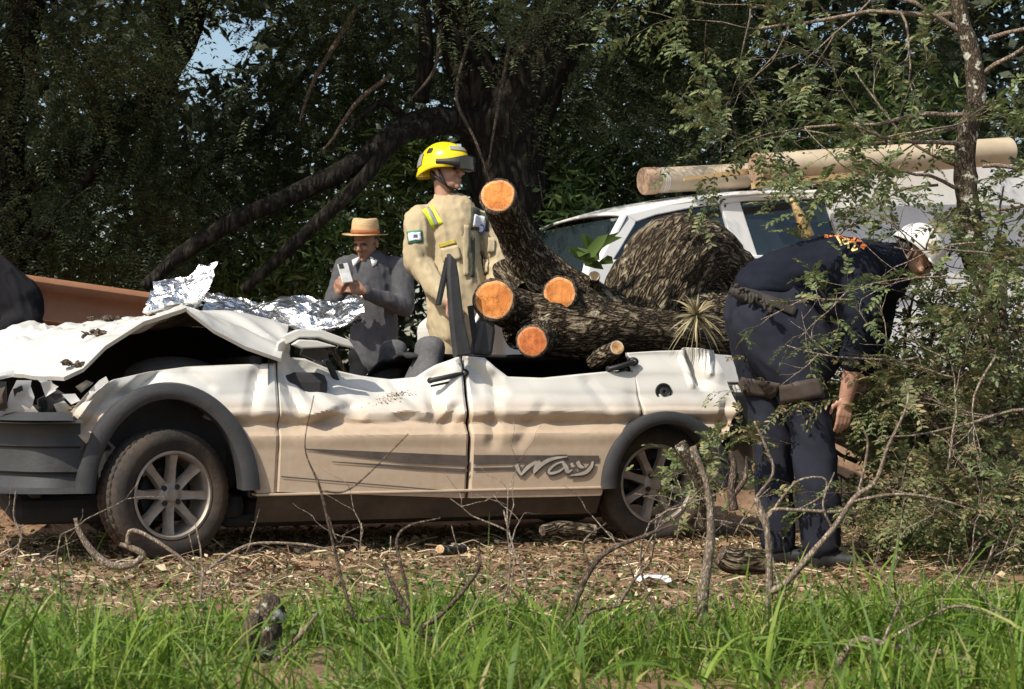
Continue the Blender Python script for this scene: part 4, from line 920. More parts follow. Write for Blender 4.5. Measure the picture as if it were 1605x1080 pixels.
# ------------------------------------------------------------------ white service truck behind the wreck
TY, TP = math.radians(25), math.radians(6.5)
TD = Vector((math.cos(TY) * math.cos(TP), math.sin(TY) * math.cos(TP), math.sin(TP))); TW = Vector((-math.sin(TY), math.cos(TY), 0)); TU = TD.cross(TW)
if TU.z < 0: TU = -TU
TQ = pw(1003, 333, 11.15)
def TL(a, w, b): return TQ + TD * a + TW * w + TU * b
def tr(px, py, w=0.0):
    d = Vector(((px - CX) / FPX, 1, (HZ - py) / FPX)); c = Vector((0, 0, CAMZ)); t = ((TQ - c).dot(TW) + w) / d.dot(TW); p = c + d * t - TQ
    return p.dot(TD), p.dot(TU)
truck_root = TL(1.2, .8, 0); truck_root.z = gz(truck_root.x, truck_root.y)
truck = empty('service_truck', truck_root, 'white service truck with dark windows and pipes on its roof behind the fallen trunk', 'truck')
TWID = 1.62
M['tglass'] = mat_glass_dark('tinted_glass')
def tslab(name, pts, w0, w1, mat, par=None, bev=.008, inset=None):
    """outline in (a, b); inset moves points inward with height (tumblehome)"""
    def wi(b, w): return w + (max(0, b + .62) * .16 if w < .8 else -max(0, b + .62) * .16)
    k = len(pts); v = [TL(a, wi(b, w0), b) for a, b in pts] + [TL(a, wi(b, w1), b) for a, b in pts]
    o = MB().add(v, [tuple(range(k)), tuple(range(2 * k - 1, k - 1, -1))] + [(i, k + i, k + (i + 1) % k, (i + 1) % k) for i in range(k)]).build(name, mat, par or truck, smooth=False)
    bm = bmesh.new(); bm.from_mesh(o.data); bmesh.ops.recalc_face_normals(bm, faces=bm.faces); bm.to_mesh(o.data); bm.free()
    if bev: b = o.modifiers.new('b', 'BEVEL'); b.width = bev; b.segments = 2
    return o
T = lambda *p: [tr(a, b) for a, b in p]
apil = T((990, 334), (1012, 332), (1006, 350), (978, 392), (958, 420), (938, 420))
bpil = T((1142, 316), (1173, 311), (1196, 410), (1162, 410)); cpil = T((1306, 304), (1345, 300), (1372, 410), (1330, 410))
rail = T((990, 334), (1040, 322), (1100, 311), (1180, 301), (1260, 298), (1345, 298), (1345, 309), (1260, 310), (1180, 313), (1100, 323), (1040, 335), (1008, 346))
wf = T((1010, 346), (1060, 333), (1143, 318), (1164, 408), (950, 412)); wr_ = T((1172, 314), (1308, 309), (1332, 404), (1194, 406))
low = T((930, 408), (1100, 400), (1372, 398), (1400, 520), (1390, 600), (960, 600), (900, 520))
for s, (w0, w1) in enumerate(((0, .07), (TWID - .07, TWID))):
    tslab('front_pillar', apil, w0, w1, M['white']); tslab('centre_pillar', bpil, w0 + .004, w1 - .004, M['white']); tslab('rear_pillar', cpil, w0 + .002, w1 - .002, M['white'])
    tslab('roof_rail', rail, w0 - .003, w1 + .003, M['white'])
    tslab('side_window', wf, (w0 + w1) / 2 - .006, (w0 + w1) / 2 + .006, M['tglass'], bev=0); tslab('side_window', wr_, (w0 + w1) / 2 - .006, (w0 + w1) / 2 + .006, M['tglass'], bev=0)
    tslab('door_panel', low, w0 - .012, w1 + .012, M['white'])
# roof skin
nr = 26; rv = []
rl = catmull([(*p, 0) for p in T((990, 336), (1040, 322), (1100, 311), (1180, 301), (1260, 298), (1345, 298))], nr)
for c in rl:
    for j in range(15): t = j / 14; rv.append(TL(c[0], .10 + (TWID - .20) * t, c[1] + .055 * math.sin(math.pi * t) ** .6))
f = grid_faces(nr, 15); o = MB().add(rv, f).build('roof', M['white'], truck); s = o.modifiers.new('s', 'SOLIDIFY'); s.thickness = .02
# windscreen, hood, nose
a0, b0 = tr(995, 338); a1, b1 = tr(944, 418); wv = []
for i in range(10):
    t = i / 9
    for j in range(13): k = j / 12; wv.append(TL(a0 + (a1 - a0) * t - .10 * math.sin(math.pi * k), .06 + (.03 * (1 - t)) + (TWID - .12 - .06 * (1 - t)) * k, b0 + (b1 - b0) * t - .02 * t))
o = MB().add(wv, grid_faces(10, 13)).build('windscreen', M['tglass'], truck); s = o.modifiers.new('s', 'SOLIDIFY'); s.thickness = .008
v = [TL(a, w, b) for a, b in ((a1 + .05, b1), (a1 - .45, b1 - .10), (a1 - .72, b1 - .26), (a1 - .75, b1 - .75), (a1 + .05, b1 - .80)) for w in (.03, TWID - .03)]
o = MB().add(v, [(0, 1, 3, 2), (2, 3, 5, 4), (4, 5, 7, 6), (0, 2, 4, 6, 8), (1, 9, 7, 5, 3), (6, 7, 9, 8), (0, 8, 9, 1)]).build('hood', M['white'], truck, smooth=False); b = o.modifiers.new('b', 'BEVEL'); b.width = .05; b.segments = 3
# service box on the back
bx = T((1336, 268), (1720, 244), (1720, 585), (1410, 590), (1345, 400)); 
o = tslab('service_box', bx, -.02, TWID + .02, M['white'], bev=.01)
for a in (.35, .8, 1.25):
    ab = tr(1336, 300); u0 = ab[0] + a; v = [TL(u0 + da, w, b) for b in (-.60, .05) for da, w in ((0, -.01), (.012, -.01), (.012, -.035), (0, -.035))]
# wheels
def truck_wheel(a, w):
    c = TL(a, w, 0); c.z = gz(c.x, c.y) + .34
    m = MB(); vv, ff = lathe([(.19, -.10), (.25, -.115), (.325, -.11), (.345, -.09), (.345, .09), (.325, .11), (.25, .115), (.19, .1)], 40, 'Y'); rz = Matrix.Rotation(TY, 3, 'Z')
    o = MB().add([rz @ Vector(p) + c for p in vv], [tuple(reversed(q)) for q in ff]).build('wheel', M['tyre'], truck)
    vv, ff = lathe([(.001, -.07), (.1, -.075), (.19, -.10), (.19, .1)], 32, 'Y'); MB().add([rz @ Vector(p) + c for p in vv], [tuple(reversed(q)) for q in ff]).build('rim', M['alloy'], o)
for a in (-.25, 2.6):
    for w in (.10, TWID - .10): truck_wheel(a, w)
# roof rack and pipes
M['pvc'] = mat_noise('cream_pvc', [(0.3, (0.46, 0.37, 0.25)), (0.7, (0.60, 0.50, 0.36))], 6, .5, 6)
M['pvc_cap'] = mat_noise('pinkish_cap', [(0.3, (0.34, 0.22, 0.14)), (0.7, (0.46, 0.31, 0.22))], 10, .7, 6)
M['lumber'] = mat_noise('sawn_lumber', [(0.3, (0.42, 0.26, 0.11)), (0.7, (0.58, 0.40, 0.2))], 6, .8, 6, 0, None, 0, (.3, .3, 3))
for px in (1215, 1330):
    a, b = tr(px, 304 if px > 1100 else 318); m = MB(); m.add(*tube([TL(a, .15, b + .09), TL(a, TWID - .15, b + .09)], [.018] * 2, 8))
    for w in (.18, TWID - .18): m.add(*tube([TL(a, w, b - .02), TL(a, w, b + .09)], [.016] * 2, 8))
    m.build('roof_bar', M['plastic'], truck)
def pipe(p0, p1, r, label):
    root = empty('plastic_pipe', (p0 + p1) / 2, label, 'pipe'); d = (p1 - p0).normalized()
    MB().add(*tube([p0 + d * .02, p0 + d * .5, p1 - d * .5, p1], [r] * 4, 32)).build('pipe_body', M['pvc'], root, sharp=50)
    m = MB(); m.add(*tube([p0 - d * .012, p0 - d * .004, p0 + d * .085, p0 + d * .087], [r * 1.0, r * 1.06, r * 1.06, r * 1.01], 32)); m.build('end_cap', M['pvc_cap'], root, sharp=40)
    for k in (.12, .135, .15): MB().add(*tube([p0 + d * k, p0 + d * (k + .006)], [r * 1.004] * 2, 32, cap=False)).build('printed_ring', M['white'], root)
pipe(pw(1010, 284, 11.55), pw(1420, 262, 12.45), .088, 'slimmer cream plastic pipe with brown end cap beside a wooden stick')
pipe(pw(1187, 264, 11.40), pw(1580, 237, 12.25), .100, 'thicker cream plastic pipe with pinkish end cap on the truck box')
p0, p1 = pw(1072, 281, 11.35), pw(1180, 268, 11.55); d = (p1 - p0).normalized()
o = MB().add(*tube([p0, (p0 + p1) / 2, p1, p1 + d * .3], [.014, .022, .026, .026], 4)).build('wooden_stick', M['lumber'], None, smooth=False, origin=p0); tag(o, 'short wooden stick lying beside the slimmer roof pipe', 'stick')
p0, p1 = pw(1180, 291, 11.2), pw(1340, 275, 11.55)
o = MB().add(*tube([p0, p1], [.03, .03], 4)).build('lumber_plank', M['lumber'], None, smooth=False, origin=p0); tag(o, 'pale plank lying under the thicker roof pipe', 'plank')

# ------------------------------------------------------------------ fallen tree on the car
def bark_tube(pix, seg=40, n=70, amp=.10, seed=0., fr=14.):
    P = [tuple(pw(a, b, Y)) + (r,) for a, b, Y, r in pix]; C = catmull(P, n); pts = [Vector(c[:3]) for c in C]; rad = [c[3] for c in C]; v = []; f = []
    nrm = (pts[1] - pts[0]).orthogonal().normalized(); L = 0
    for i in range(n):
        t = (pts[min(i + 1, n - 1)] - pts[max(i - 1, 0)]).normalized(); nrm = (nrm - t * nrm.dot(t)).normalized(); b = t.cross(nrm)
        if i: L += (pts[i] - pts[i - 1]).length
        for k in range(seg):
            a = 2 * math.pi * k / seg; d = nrm * math.cos(a) + b * math.sin(a); r = rad[i]
            q = Vector((math.cos(a) * r * fr, math.sin(a) * r * fr, L * fr * .42 + seed)); rid = 1 - 2 * abs(mnoise.noise(q * 1.15 + Vector((0, 0, .5 * mnoise.noise(q * .6))))); big = mnoise.noise(q * .28 + Vector((seed, 1, 1)))
            e = .55 if i < 2 else 1
            v.append(pts[i] + d * r * (1 + e * (amp * .6 * big) - e * amp * .55 * max(0, rid - .55) * 2.2 + e * amp * .25 * mnoise.noise(q * 3.1)))
    f = [(i * seg + k, i * seg + (k + 1) % seg, (i + 1) * seg + (k + 1) % seg, (i + 1) * seg + k) for i in range(n - 1) for k in range(seg)]
    f.append(tuple(range((n - 1) * seg, n * seg)))
    uvs = []; L = 0
    for i in range(n):
        if i: L += (pts[i] - pts[i - 1]).length
        for k in range(seg): a = 2 * math.pi * k / seg; uvs += [math.cos(a) * rad[i] + seed * .7, math.sin(a) * rad[i], L + seed]
    bark_tube.uv = uvs
    return v, f, pts, rad
def bark_attr(o): at = o.data.attributes.new('bark_uv', 'FLOAT_VECTOR', 'POINT'); at.data.foreach_set('vector', bark_tube.uv)
def cut_face(par, pts, rad, mat, rr=.90, name='cut_face', seg=40):
    p = pts[0]; t = (pts[0] - pts[2]).normalized(); a = t.orthogonal().normalized(); b = t.cross(a); v = [p + t * .004]; f = []
    for ring in range(1, 6):
        for k in range(seg):
            an = 2 * math.pi * k / seg; r = rad[0] * rr * ring / 5 * (1 + .09 * mnoise.noise(Vector((math.cos(an) * 1.6, math.sin(an) * 1.6, p.x * 9))) + .03 * mnoise.noise(Vector((math.cos(an) * 7, math.sin(an) * 7, p.x * 9))))
            q = p + (a * math.cos(an) + b * math.sin(an)) * r; v.append(q + t * (.004 + .004 * mnoise.noise(q * 30) + .006 * mnoise.noise(q * 9)))
    f += [(0, 1 + k, 1 + (k + 1) % seg) for k in range(seg)]
    for ring in range(4): f += [(1 + ring * seg + k, 1 + (ring + 1) * seg + k, 1 + (ring + 1) * seg + (k + 1) % seg, 1 + ring * seg + (k + 1) % seg) for k in range(seg)]
    # bark lip closing the end
    b0 = len(v)
    for k in range(seg):
        an = 2 * math.pi * k / seg; v.append(p + (a * math.cos(an) + b * math.sin(an)) * rad[0] * (1.03 + .07 * mnoise.noise(Vector((math.cos(an) * 6, math.sin(an) * 6, p.z * 5)))) - t * .006)
    lip = [(1 + 4 * seg + k, b0 + k, b0 + (k + 1) % seg, 1 + 4 * seg + (k + 1) % seg) for k in range(seg)]
    m = MB().add(v, f); m.f += lip; m.mi += [1] * len(lip)
    o = m.build(name, [mat, M['bark_brown']], par); at = o.data.attributes.new('ring', 'FLOAT', 'POINT'); at.data.foreach_set('value', [0.0] + [r_ / 5 for r_ in range(1, 6) for _ in range(seg)] + [1.0] * seg)
    return o
ft = empty('fallen_tree', pw(1000, 560, 9.4), 'thick bark-covered fallen tree with fresh orange saw cuts lying across the car', 'fallen tree')
def log(name, pix, mat=None, cut=None, **k):
    v, f, pts, rad = bark_tube(pix, **k); o = MB().add(v, f).build(name, mat or M['bark'], ft); bark_attr(o)
    if cut: cut_face(o, pts, rad, cut)
    return o
log('trunk', [(966, 590, 9.50, .17), (980, 545, 9.55, .22), (1010, 480, 9.65, .262), (1050, 418, 9.82, .27), (1086, 404, 10.02, .255), (1128, 438, 10.3, .24), (1180, 490, 10.6, .22)], seg=90, n=130, amp=.15, fr=9)
log('limb', [(800, 512, 9.02, .12), (840, 506, 9.08, .17), (905, 510, 9.16, .175), (985, 516, 9.24, .135), (1070, 520, 9.40, .115), (1160, 528, 9.6, .105)], seg=48, n=80, amp=.15, seed=3)
log('limb', [(780, 307, 8.95, .098), (789, 327, 9.12, .100), (806, 362, 9.28, .105), (830, 405, 9.38, .125), (868, 445, 9.42, .14), (930, 488, 9.45, .16), (1000, 530, 9.45, .17)], None, M['cut'], seg=40, n=70, amp=.10, seed=7)
log('limb', [(774, 470, 8.68, .108), (781, 474, 8.85, .110), (805, 484, 9.0, .118), (850, 502, 9.15, .13), (910, 520, 9.25, .12)], None, M['cut'], seg=40, n=50, amp=.12, seed=11)
log('limb', [(834, 535, 8.70, .084), (838, 532, 8.84, .094), (850, 526, 8.98, .10), (880, 518, 9.15, .10)], None, M['cut_red'], seg=36, n=40, amp=.14, seed=15)
log('limb', [(877, 460, 8.98, .092), (884, 463, 9.14, .094), (905, 472, 9.3, .10), (950, 495, 9.42, .11)], None, M['cut'], seg=36, n=40, amp=.12, seed=19)
log('limb', [(967, 545, 8.87, .040), (962, 549, 8.93, .046), (945, 560, 9.02, .055), (930, 570, 9.08, .05)], None, M['cut_pale'], seg=24, n=26, amp=.16, seed=23)
log('limb', [(1060, 500, 9.5, .12), (1110, 500, 9.75, .17), (1170, 505, 10.0, .19), (1260, 520, 10.3, .18)], seg=36, n=40, amp=.15, seed=37)
log('limb', [(820, 455, 9.35, .05), (790, 425, 9.5, .07), (830, 440, 9.5, .09), (900, 480, 9.5, .10)], seg=28, n=34, amp=.14, seed=29)
log('limb', [(932, 433, 9.25, .03), (930, 445, 9.35, .035), (935, 470, 9.42, .04)], None, M['cut_pale'], seg=16, n=16, amp=.1, seed=31)
# splintered piece that stands up by the worker's back
m_ = MB(); m_.add(*ptube([(1268, 372, 9.6, .035), (1256, 345, 9.6, .03), (1243, 318, 9.6, .016), (1238, 308, 9.6, .004)], 6, n=14, rough=.3, rs=30))
m_.add(*ptube([(1262, 372, 9.58, .02), (1262, 350, 9.58, .012), (1264, 338, 9.57, .003)], 5, n=10, rough=.3, rs=30)); m_.build('splintered_end', M['cut_pale'], ft)
# bromeliads and leafy sprig growing on the bark
def tuft(name, px, py, Y, n, L, w, label, cat, mat, zlo=-.9, droop=.34, yb=-.4):
    root = pw(px, py, Y); o_ = np.array(root); d = rand_dirs(n, zlo, 1); d[:, 1] = d[:, 1] * .8 + yb; d = unit(d)
    t = np.linspace(0, 1, 7)[None, :, None]; ln = NR.uniform(L * .55, L, (n, 1, 1))
    P = o_ + d[:, None, :] * ln * t + np.array([0, 0, -1.0]) * ln * droop * t ** 2.2
    W = np.full((n, 7), w) * np.array([1.3, 1.2, 1, .8, .6, .4, .05]) * NR.uniform(.7, 1.2, (n, 1))
    lv = Leaves(); lv.strips(P, W, rand_dirs(n, .2, 1)); lv.V = [q - o_ for q in lv.V]; ob = lv.build(name, mat, None, True); ob.location = root; return tag(ob, label, cat)
tuft('bromeliad', 1092, 496, 9.10, 80, .22, .011, 'large pale spiky bromeliad on the trunk beside the bent worker', 'bromeliad', M['brom'])
tuft('bromeliad', 921, 466, 9.18, 26, .13, .007, 'small pale spiky bromeliad between the saw-cut limbs', 'bromeliad', M['brom'])
def sprig(px, py, Y, n, L, label):
    root = pw(px, py, Y); e = empty('leafy_sprig', root, label, 'plant')
    for k in range(n):
        lv = Leaves(); p = np.array(root) + NR.normal(0, .03, (1, 3)); d = rand_dirs(1, -.3, .8); d[:, 1] -= .3
        lv.ovals(p, d, rand_dirs(1, .3, 1), NR.uniform(L * .6, L, 1), NR.uniform(L * .22, L * .38, 1)); lv.build('leaf', M['leaf_lance'], e)
sprig(932, 405, 9.3, 14, .20, 'broad bright-leaved sprig growing beside the saw-cut limb')

# ------------------------------------------------------------------ foil blankets
m, nt, b, n, l = new_mat('foil'); b.inputs['Base Color'].default_value = (.92, .90, .87, 1); b.inputs['Metallic'].default_value = 1; b.inputs['Roughness'].default_value = .27
tc = n.new('ShaderNodeTexCoord'); no = n.new('ShaderNodeTexNoise'); no.inputs['Scale'].default_value = 34; no.inputs['Detail'].default_value = 6; l.new(tc.outputs['Object'], no.inputs['Vector'])
bp = n.new('ShaderNodeBump'); bp.inputs['Strength'].default_value = .8; bp.inputs['Distance'].default_value = .02; l.new(no.outputs[0], bp.inputs['Height']); l.new(bp.outputs[0], b.inputs['Normal']); M['foil'] = m
def foil(rows, name, label, n=44, m=20, amp=.035, fr=9):
    R0 = [catmull([tuple(pw(a, b, Y)) for a, b, Y in r], n) for r in rows]; v = []
    for i in range(n):
        for c in catmull([r[i] for r in R0], m):
            q = Vector(c); rg = Vector([(1 - 2 * abs(mnoise.noise(q * fr + Vector((k * 7.3, k, 2))))) for k in range(3)]); v.append(q + rg * amp * .8 + Vector([mnoise.noise(q * fr * 2.3 + Vector((k, 5, k * 3))) for k in range(3)]) * amp * .5)
    root = v[len(v) // 2]; o = MB().add(v, grid_faces(n, m)).build(name, M['foil'], None, smooth=False, origin=root)
    s = o.modifiers.new('s', 'SOLIDIFY'); s.thickness = .003; tag(o, label, 'foil blanket'); return o
foil([[(238, 444, 9.0), (262, 440, 9.05), (290, 436, 9.05), (312, 420, 9.05), (336, 412, 9.0)], [(230, 472, 8.9), (255, 466, 8.92), (285, 462, 8.95), (305, 455, 8.95), (328, 446, 8.95)], [(222, 490, 8.8), (250, 484, 8.85), (280, 478, 8.9), (305, 474, 8.9), (316, 470, 8.92)], [(226, 496, 8.95), (250, 492, 8.98), (280, 488, 9.0), (300, 486, 9.0), (314, 482, 9.0)]],
     'foil_blanket', 'crumpled silver foil blanket standing up in a peak on the hood', amp=.022, fr=12)
foil([[(312, 462, 9.4), (350, 472, 9.4), (400, 478, 9.4), (450, 470, 9.4), (500, 478, 9.4), (560, 470, 9.4)], [(312, 478, 9.15), (355, 482, 9.15), (405, 490, 9.15), (455, 488, 9.15), (505, 490, 9.15), (562, 480, 9.15)], [(318, 492, 8.95), (360, 500, 8.9), (410, 508, 8.9), (460, 512, 8.9), (510, 514, 8.9), (560, 500, 8.9)], [(330, 496, 9.1), (365, 508, 9.0), (412, 516, 9.0), (462, 520, 9.0), (512, 522, 9.0), (556, 512, 9.0)]],
     'foil_blanket', 'long silver foil sheet spread over the broken windscreen', 80, 24, .04, 7)

# ------------------------------------------------------------------ guard rail
M['rail'] = mat_noise('rusty_rail', [(.3, (.26, .115, .06)), (.7, (.36, .17, .09))], 5, .75, 8, .1, 50)
gr = empty('guard_rail', ground_root(120, 10.9), 'rusty brown corrugated guard rail behind the hood', 'guard rail')
A, B_ = pw(-60, 455, 10.4), pw(250, 497, 11.2); PR_ = [(-.155, .01), (-.12, -.005), (-.06, .018), (.0, .028), (.035, .018), (.06, -.012), (.085, -.038), (.115, -.044), (.14, -.030), (.152, -.005), (.155, .01)]
d = (B_ - A); nd = Vector((d.y, -d.x, 0)).normalized()
if nd.y > 0: nd = -nd
v = []
for i in range(30):
    c = A + d * (i / 29)
    for z, o_ in PR_: v.append(c + nd * (-o_) + Vector((0, 0, z)))
o = MB().add(v, grid_faces(30, len(PR_))).build('rail_beam', M['rail'], gr, sharp=40); s = o.modifiers.new('s', 'SOLIDIFY'); s.thickness = .005
for t in (.02, .93):
    c = A + d * t - nd * .08; gzz = gz(c.x, c.y); bxv, bf = box((c.x, c.y, (gzz + c.z + .1) / 2), (.12, .10, c.z + .1 - gzz)); MB().add(bxv, bf).build('post', M['rail'], gr, smooth=False)
# ------------------------------------------------------------------ people
def cloth_disp(a1=.010, f1=9, a2=.005, f2=22, st=(1, 1, .45)):
    def f(p, n):
        q = Vector((p.x * st[0], p.y * st[1], p.z * st[2])) + Vector((p.z, 0, p.x)) * .35; r = 1 - 2 * abs(mnoise.noise(q * f1)); r2 = 1 - 2 * abs(mnoise.noise(q * f1 * 2.3 + Vector((4, 4, 4)))); return a1 * (max(0, r) ** 2 - .25) + a1 * .55 * (max(0, r2) ** 2 - .25) + a2 * mnoise.noise(p * f2)
    return f
M['skin'] = mat_noise('skin', [(.3, (.36, .19, .13)), (.7, (.46, .26, .185))], 12, .5, 6, .1, 120)
M['skin_tan'] = mat_noise('tanned_skin', [(.3, (.27, .135, .085)), (.7, (.36, .19, .125))], 12, .5, 6, .1, 120)
M['khaki'] = mat_noise('khaki_cloth', [(.3, (.40, .32, .20)), (.7, (.50, .415, .275))], 4, .95, 8, .25, 160, 0, None, .1, True, .002)
M['khaki_dark'] = mat_noise('dark_green_cloth', [(.3, (.04, .05, .035)), (.7, (.07, .08, .055))], 9, .9, 6, .3, 60)
M['sweater'] = mat_noise('grey_sweater', [(.3, (.075, .075, .085)), (.7, (.105, .105, .115))], 20, .95, 6, .3, 220, 0, None, .1, True, .002)
M['shirt'] = mat_plain('white_shirt', (.75, .75, .76), .8, var=.06)
M['navy'] = mat_noise('navy_cloth', [(.3, (.009, .011, .018)), (.7, (.015, .018, .028))], 9, .95, 6, .2, 160, 0, None, .1, True, .002)
M['navy_trouser'] = mat_noise('navy_trousers', [(.3, (.019, .0205, .031)), (.7, (.028, .030, .044))], 7, .95, 8, .2, 160, 0, None, .1, True, .002)
M['blackcloth'] = mat_noise('black_cloth', [(.3, (.012, .012, .014)), (.7, (.02, .019, .022))], 6, .95, 8, .2, 160, 0, None, .1, True, .002)
M['hair'] = mat_plain('dark_hair', (.02, .016, .013), .6)
M['strap'] = mat_plain('dark_strap', (.035, .029, .026), .8, bump=.2)
M['leather'] = mat_plain('brown_strap', (.05, .036, .029), .7, bump=.2)
M['yellow'] = mat_noise('yellow_shell', [(.3, (.82, .62, .01)), (.7, (.90, .72, .02))], 5, .25, 4)
M['hivis'] = mat_plain('high_visibility_yellow', (.72, .82, .05), .6, var=.06)
M['reflect'] = mat_plain('grey_reflective_tape', (.30, .30, .27), .4, var=.1)
M['goggle'] = mat_glass_dark('goggle_lens', (.05, .05, .05))
M['straw'] = mat_noise('straw_hat', [(.3, (.50, .33, .16)), (.7, (.66, .47, .26))], 30, .85, 6, .4, 120)
M['hatband'] = mat_plain('rust_hat_band', (.36, .13, .05), .8)
M['blue'] = mat_plain('emblem_blue', (.10, .10, .35), .7); M['green'] = mat_plain('flag_green', (.05, .22, .12), .7); M['orange'] = mat_plain('orange_print', (.85, .22, .06), .8, var=.1)
M['cream'] = mat_plain('yellow_print', (.78, .58, .22), .8, var=.1); M['boot'] = mat_plain('black_boot', (.02, .02, .021), .5); M['olive'] = mat_plain('gold_tag', (.42, .34, .05), .7); M['phone'] = mat_plain('pale_phone', (.5, .5, .5), .3)

def head_prims(c, R3, s=1.0):
    c = Vector(c); q = lambda x, y, z: c + R3 @ Vector((x * s, y * s, z * s)); e = lambda x, y, z, a, b, d: ellipsoid(q(x, y, z), (a * s, b * s, d * s), R3, 18, 12)
    L = [e(0, .012, .035, .074, .094, .090), e(0, -.012, -.025, .064, .078, .085), e(0, -.030, -.075, .048, .056, .040), e(0, -.072, -.098, .024, .020, .018),
         e(0, -.083, .024, .050, .016, .013), e(.032, -.072, -.022, .024, .020, .020), e(-.032, -.072, -.022, .024, .020, .020),
         cap_prim(q(0, -.094, .016), q(0, -.116, -.024), .009 * s, .014 * s), e(.011, -.103, -.028, .009, .010, .008), e(-.011, -.103, -.028, .009, .010, .008),
         e(0, -.090, -.056, .024, .010, .006), e(0, -.088, -.068, .021, .011, .0065)]
    for sg in (-1, 1): L.append(e(sg * .077, .012, -.005, .010, .020, .031)); L.append(e(sg * .078, .006, -.030, .008, .010, .011))
    return L, q
def eyes(par, q, R3, s=1.0):
    for sg in (-1, 1):
        MB().add(*ellipsoid(q(sg * .031, -.079, .006), (.014 * s, .008 * s, .007 * s), R3, 10, 6)).build('eye', M['black'], par)
def rotm(yaw, pitch=0, roll=0):
    """face looks along -Y at zero; yaw turns it to the right of the picture, pitch up"""
    return (Matrix.Rotation(math.radians(yaw), 3, 'Z') @ Matrix.Rotation(math.radians(roll), 3, 'Y') @ Matrix.Rotation(math.radians(-pitch), 3, 'X'))
def hand_prims(wrist, d, n, s=1.0, curl=.9, thumb=1):
    """palm and five fingers; d = pointing direction, n = back-of-hand normal"""
    d = Vector(d).normalized(); n = Vector(n); n = (n - d * n.dot(d)).normalized(); side = d.cross(n) * thumb; w = Vector(wrist); L = []
    L.append(cap_prim(w - d * .02 * s, w + d * .03 * s, .026 * s, .030 * s)); 
    for k in range(4): L.append(cap_prim(w + d * .02 * s + side * (k - 1.5) * .011 * s, w + d * .085 * s + side * (k - 1.5) * .020 * s, .014 * s, .011 * s))
    for k, ln in enumerate((.90, 1.0, .94, .74)):
        p = w + d * .088 * s + side * (1.5 - k) * .020 * s; dd = d.copy(); a = 0
        for j, seg in enumerate((.040, .026, .020)):
            a += curl * (.55 + .1 * k); dd = d * math.cos(a) - n * math.sin(a); p2 = p + dd * seg * ln * s; L.append(cap_prim(p, p2, (.0092 - .0008 * j) * s, (.0086 - .0008 * j) * s, seg=10)); p = p2
    p = w + d * .022 * s + side * .028 * s; dd = (d * .75 + side * .75 - n * .2).normalized(); p2 = p + dd * .042 * s; L.append(cap_prim(p, p2, .013 * s, .0105 * s)); p3 = p2 + (d * .9 - n * .35 + side * .05).normalized() * .034 * s; L.append(cap_prim(p2, p3, .0102 * s, .0085 * s))
    return L
def patch(par, name, c, ax, up, w, h, mat, bulge=.004, nx=6, tilt=0, th=.004, push=0):
    """small sewn patch: a thin slightly bowed plate"""
    ax = Vector(ax).normalized(); up = Vector(up); up = (up - ax * up.dot(ax)).normalized(); n = ax.cross(up)
    if n.y > 0: n = -n
    c = Vector(c) + n * push; v = []
    for i in range(nx):
        for j in range(3): x = (i / (nx - 1) - .5); v.append(c + ax * w * x + up * h * (j / 2 - .5) + n * (bulge * (1 - 4 * x * x)))
    o = MB().add(v, grid_faces(nx, 3)).build(name, mat, par); s = o.modifiers.new('s', 'SOLIDIFY'); s.thickness = th; return o
def conform(par, name, body, c, ax, up, w, h, mat, nx=8, nz=6, lift=.004):
    """patch laid on a garment: every point is dropped onto the body mesh from the front"""
    from mathutils.bvhtree import BVHTree
    off = root_loc(par); bvh = BVHTree.FromPolygons([v.co + off for v in body.data.vertices], [tuple(p.vertices) for p in body.data.polygons])
    ax = Vector(ax).normalized(); up = Vector(up); up = (up - ax * up.dot(ax)).normalized(); v = []
    for i in range(nx):
        for j in range(nz):
            p = Vector(c) + ax * w * (i / (nx - 1) - .5) + up * h * (j / (nz - 1) - .5); hit = bvh.ray_cast(Vector((p.x, p.y - .8, p.z)), Vector((0, 1, 0)))
            v.append((hit[0] + hit[1] * lift) if hit[0] is not None else p)
    o = MB().add(v, grid_faces(nx, nz)).build(name, mat, par); s = o.modifiers.new('s', 'SOLIDIFY'); s.thickness = .003; s.offset = 0; return o
def legs_feet(hipL, hipR, footL, footR, mat, par, r=(.098, .062), knee=(0, -.04), boot=M['boot'], toe=(0, -1, 0)):
    pr = []
    for hp, ft_ in ((hipL, footL), (hipR, footR)):
        hp = Vector(hp); ft_ = Vector(ft_); kn = (hp + ft_) / 2 + Vector((knee[0], knee[1], .02)); an = ft_ + Vector((0, 0, .10))
        pr += [cap_prim(hp, kn, r[0], r[0] * .78), cap_prim(kn, an, r[0] * .76, r[1])]
    pr.append(cap_prim(hipL, hipR, r[0] * 1.1, r[0] * 1.1)); place_mesh(blob(pr, .016, 3, disp=cloth_disp(.008)), 'trousers', mat, par)
    for ft_ in (footL, footR):
        ft_ = Vector(ft_); t = Vector(toe).normalized(); place_mesh(blob([cap_prim(ft_ + Vector((0, 0, .13)), ft_ + Vector((0, 0, .05)), .056, .05), cap_prim(ft_ + Vector((0, 0, .045)), ft_ + t * .16 + Vector((0, 0, .035)), .045, .036)], .012, 2), 'boot', boot, par)

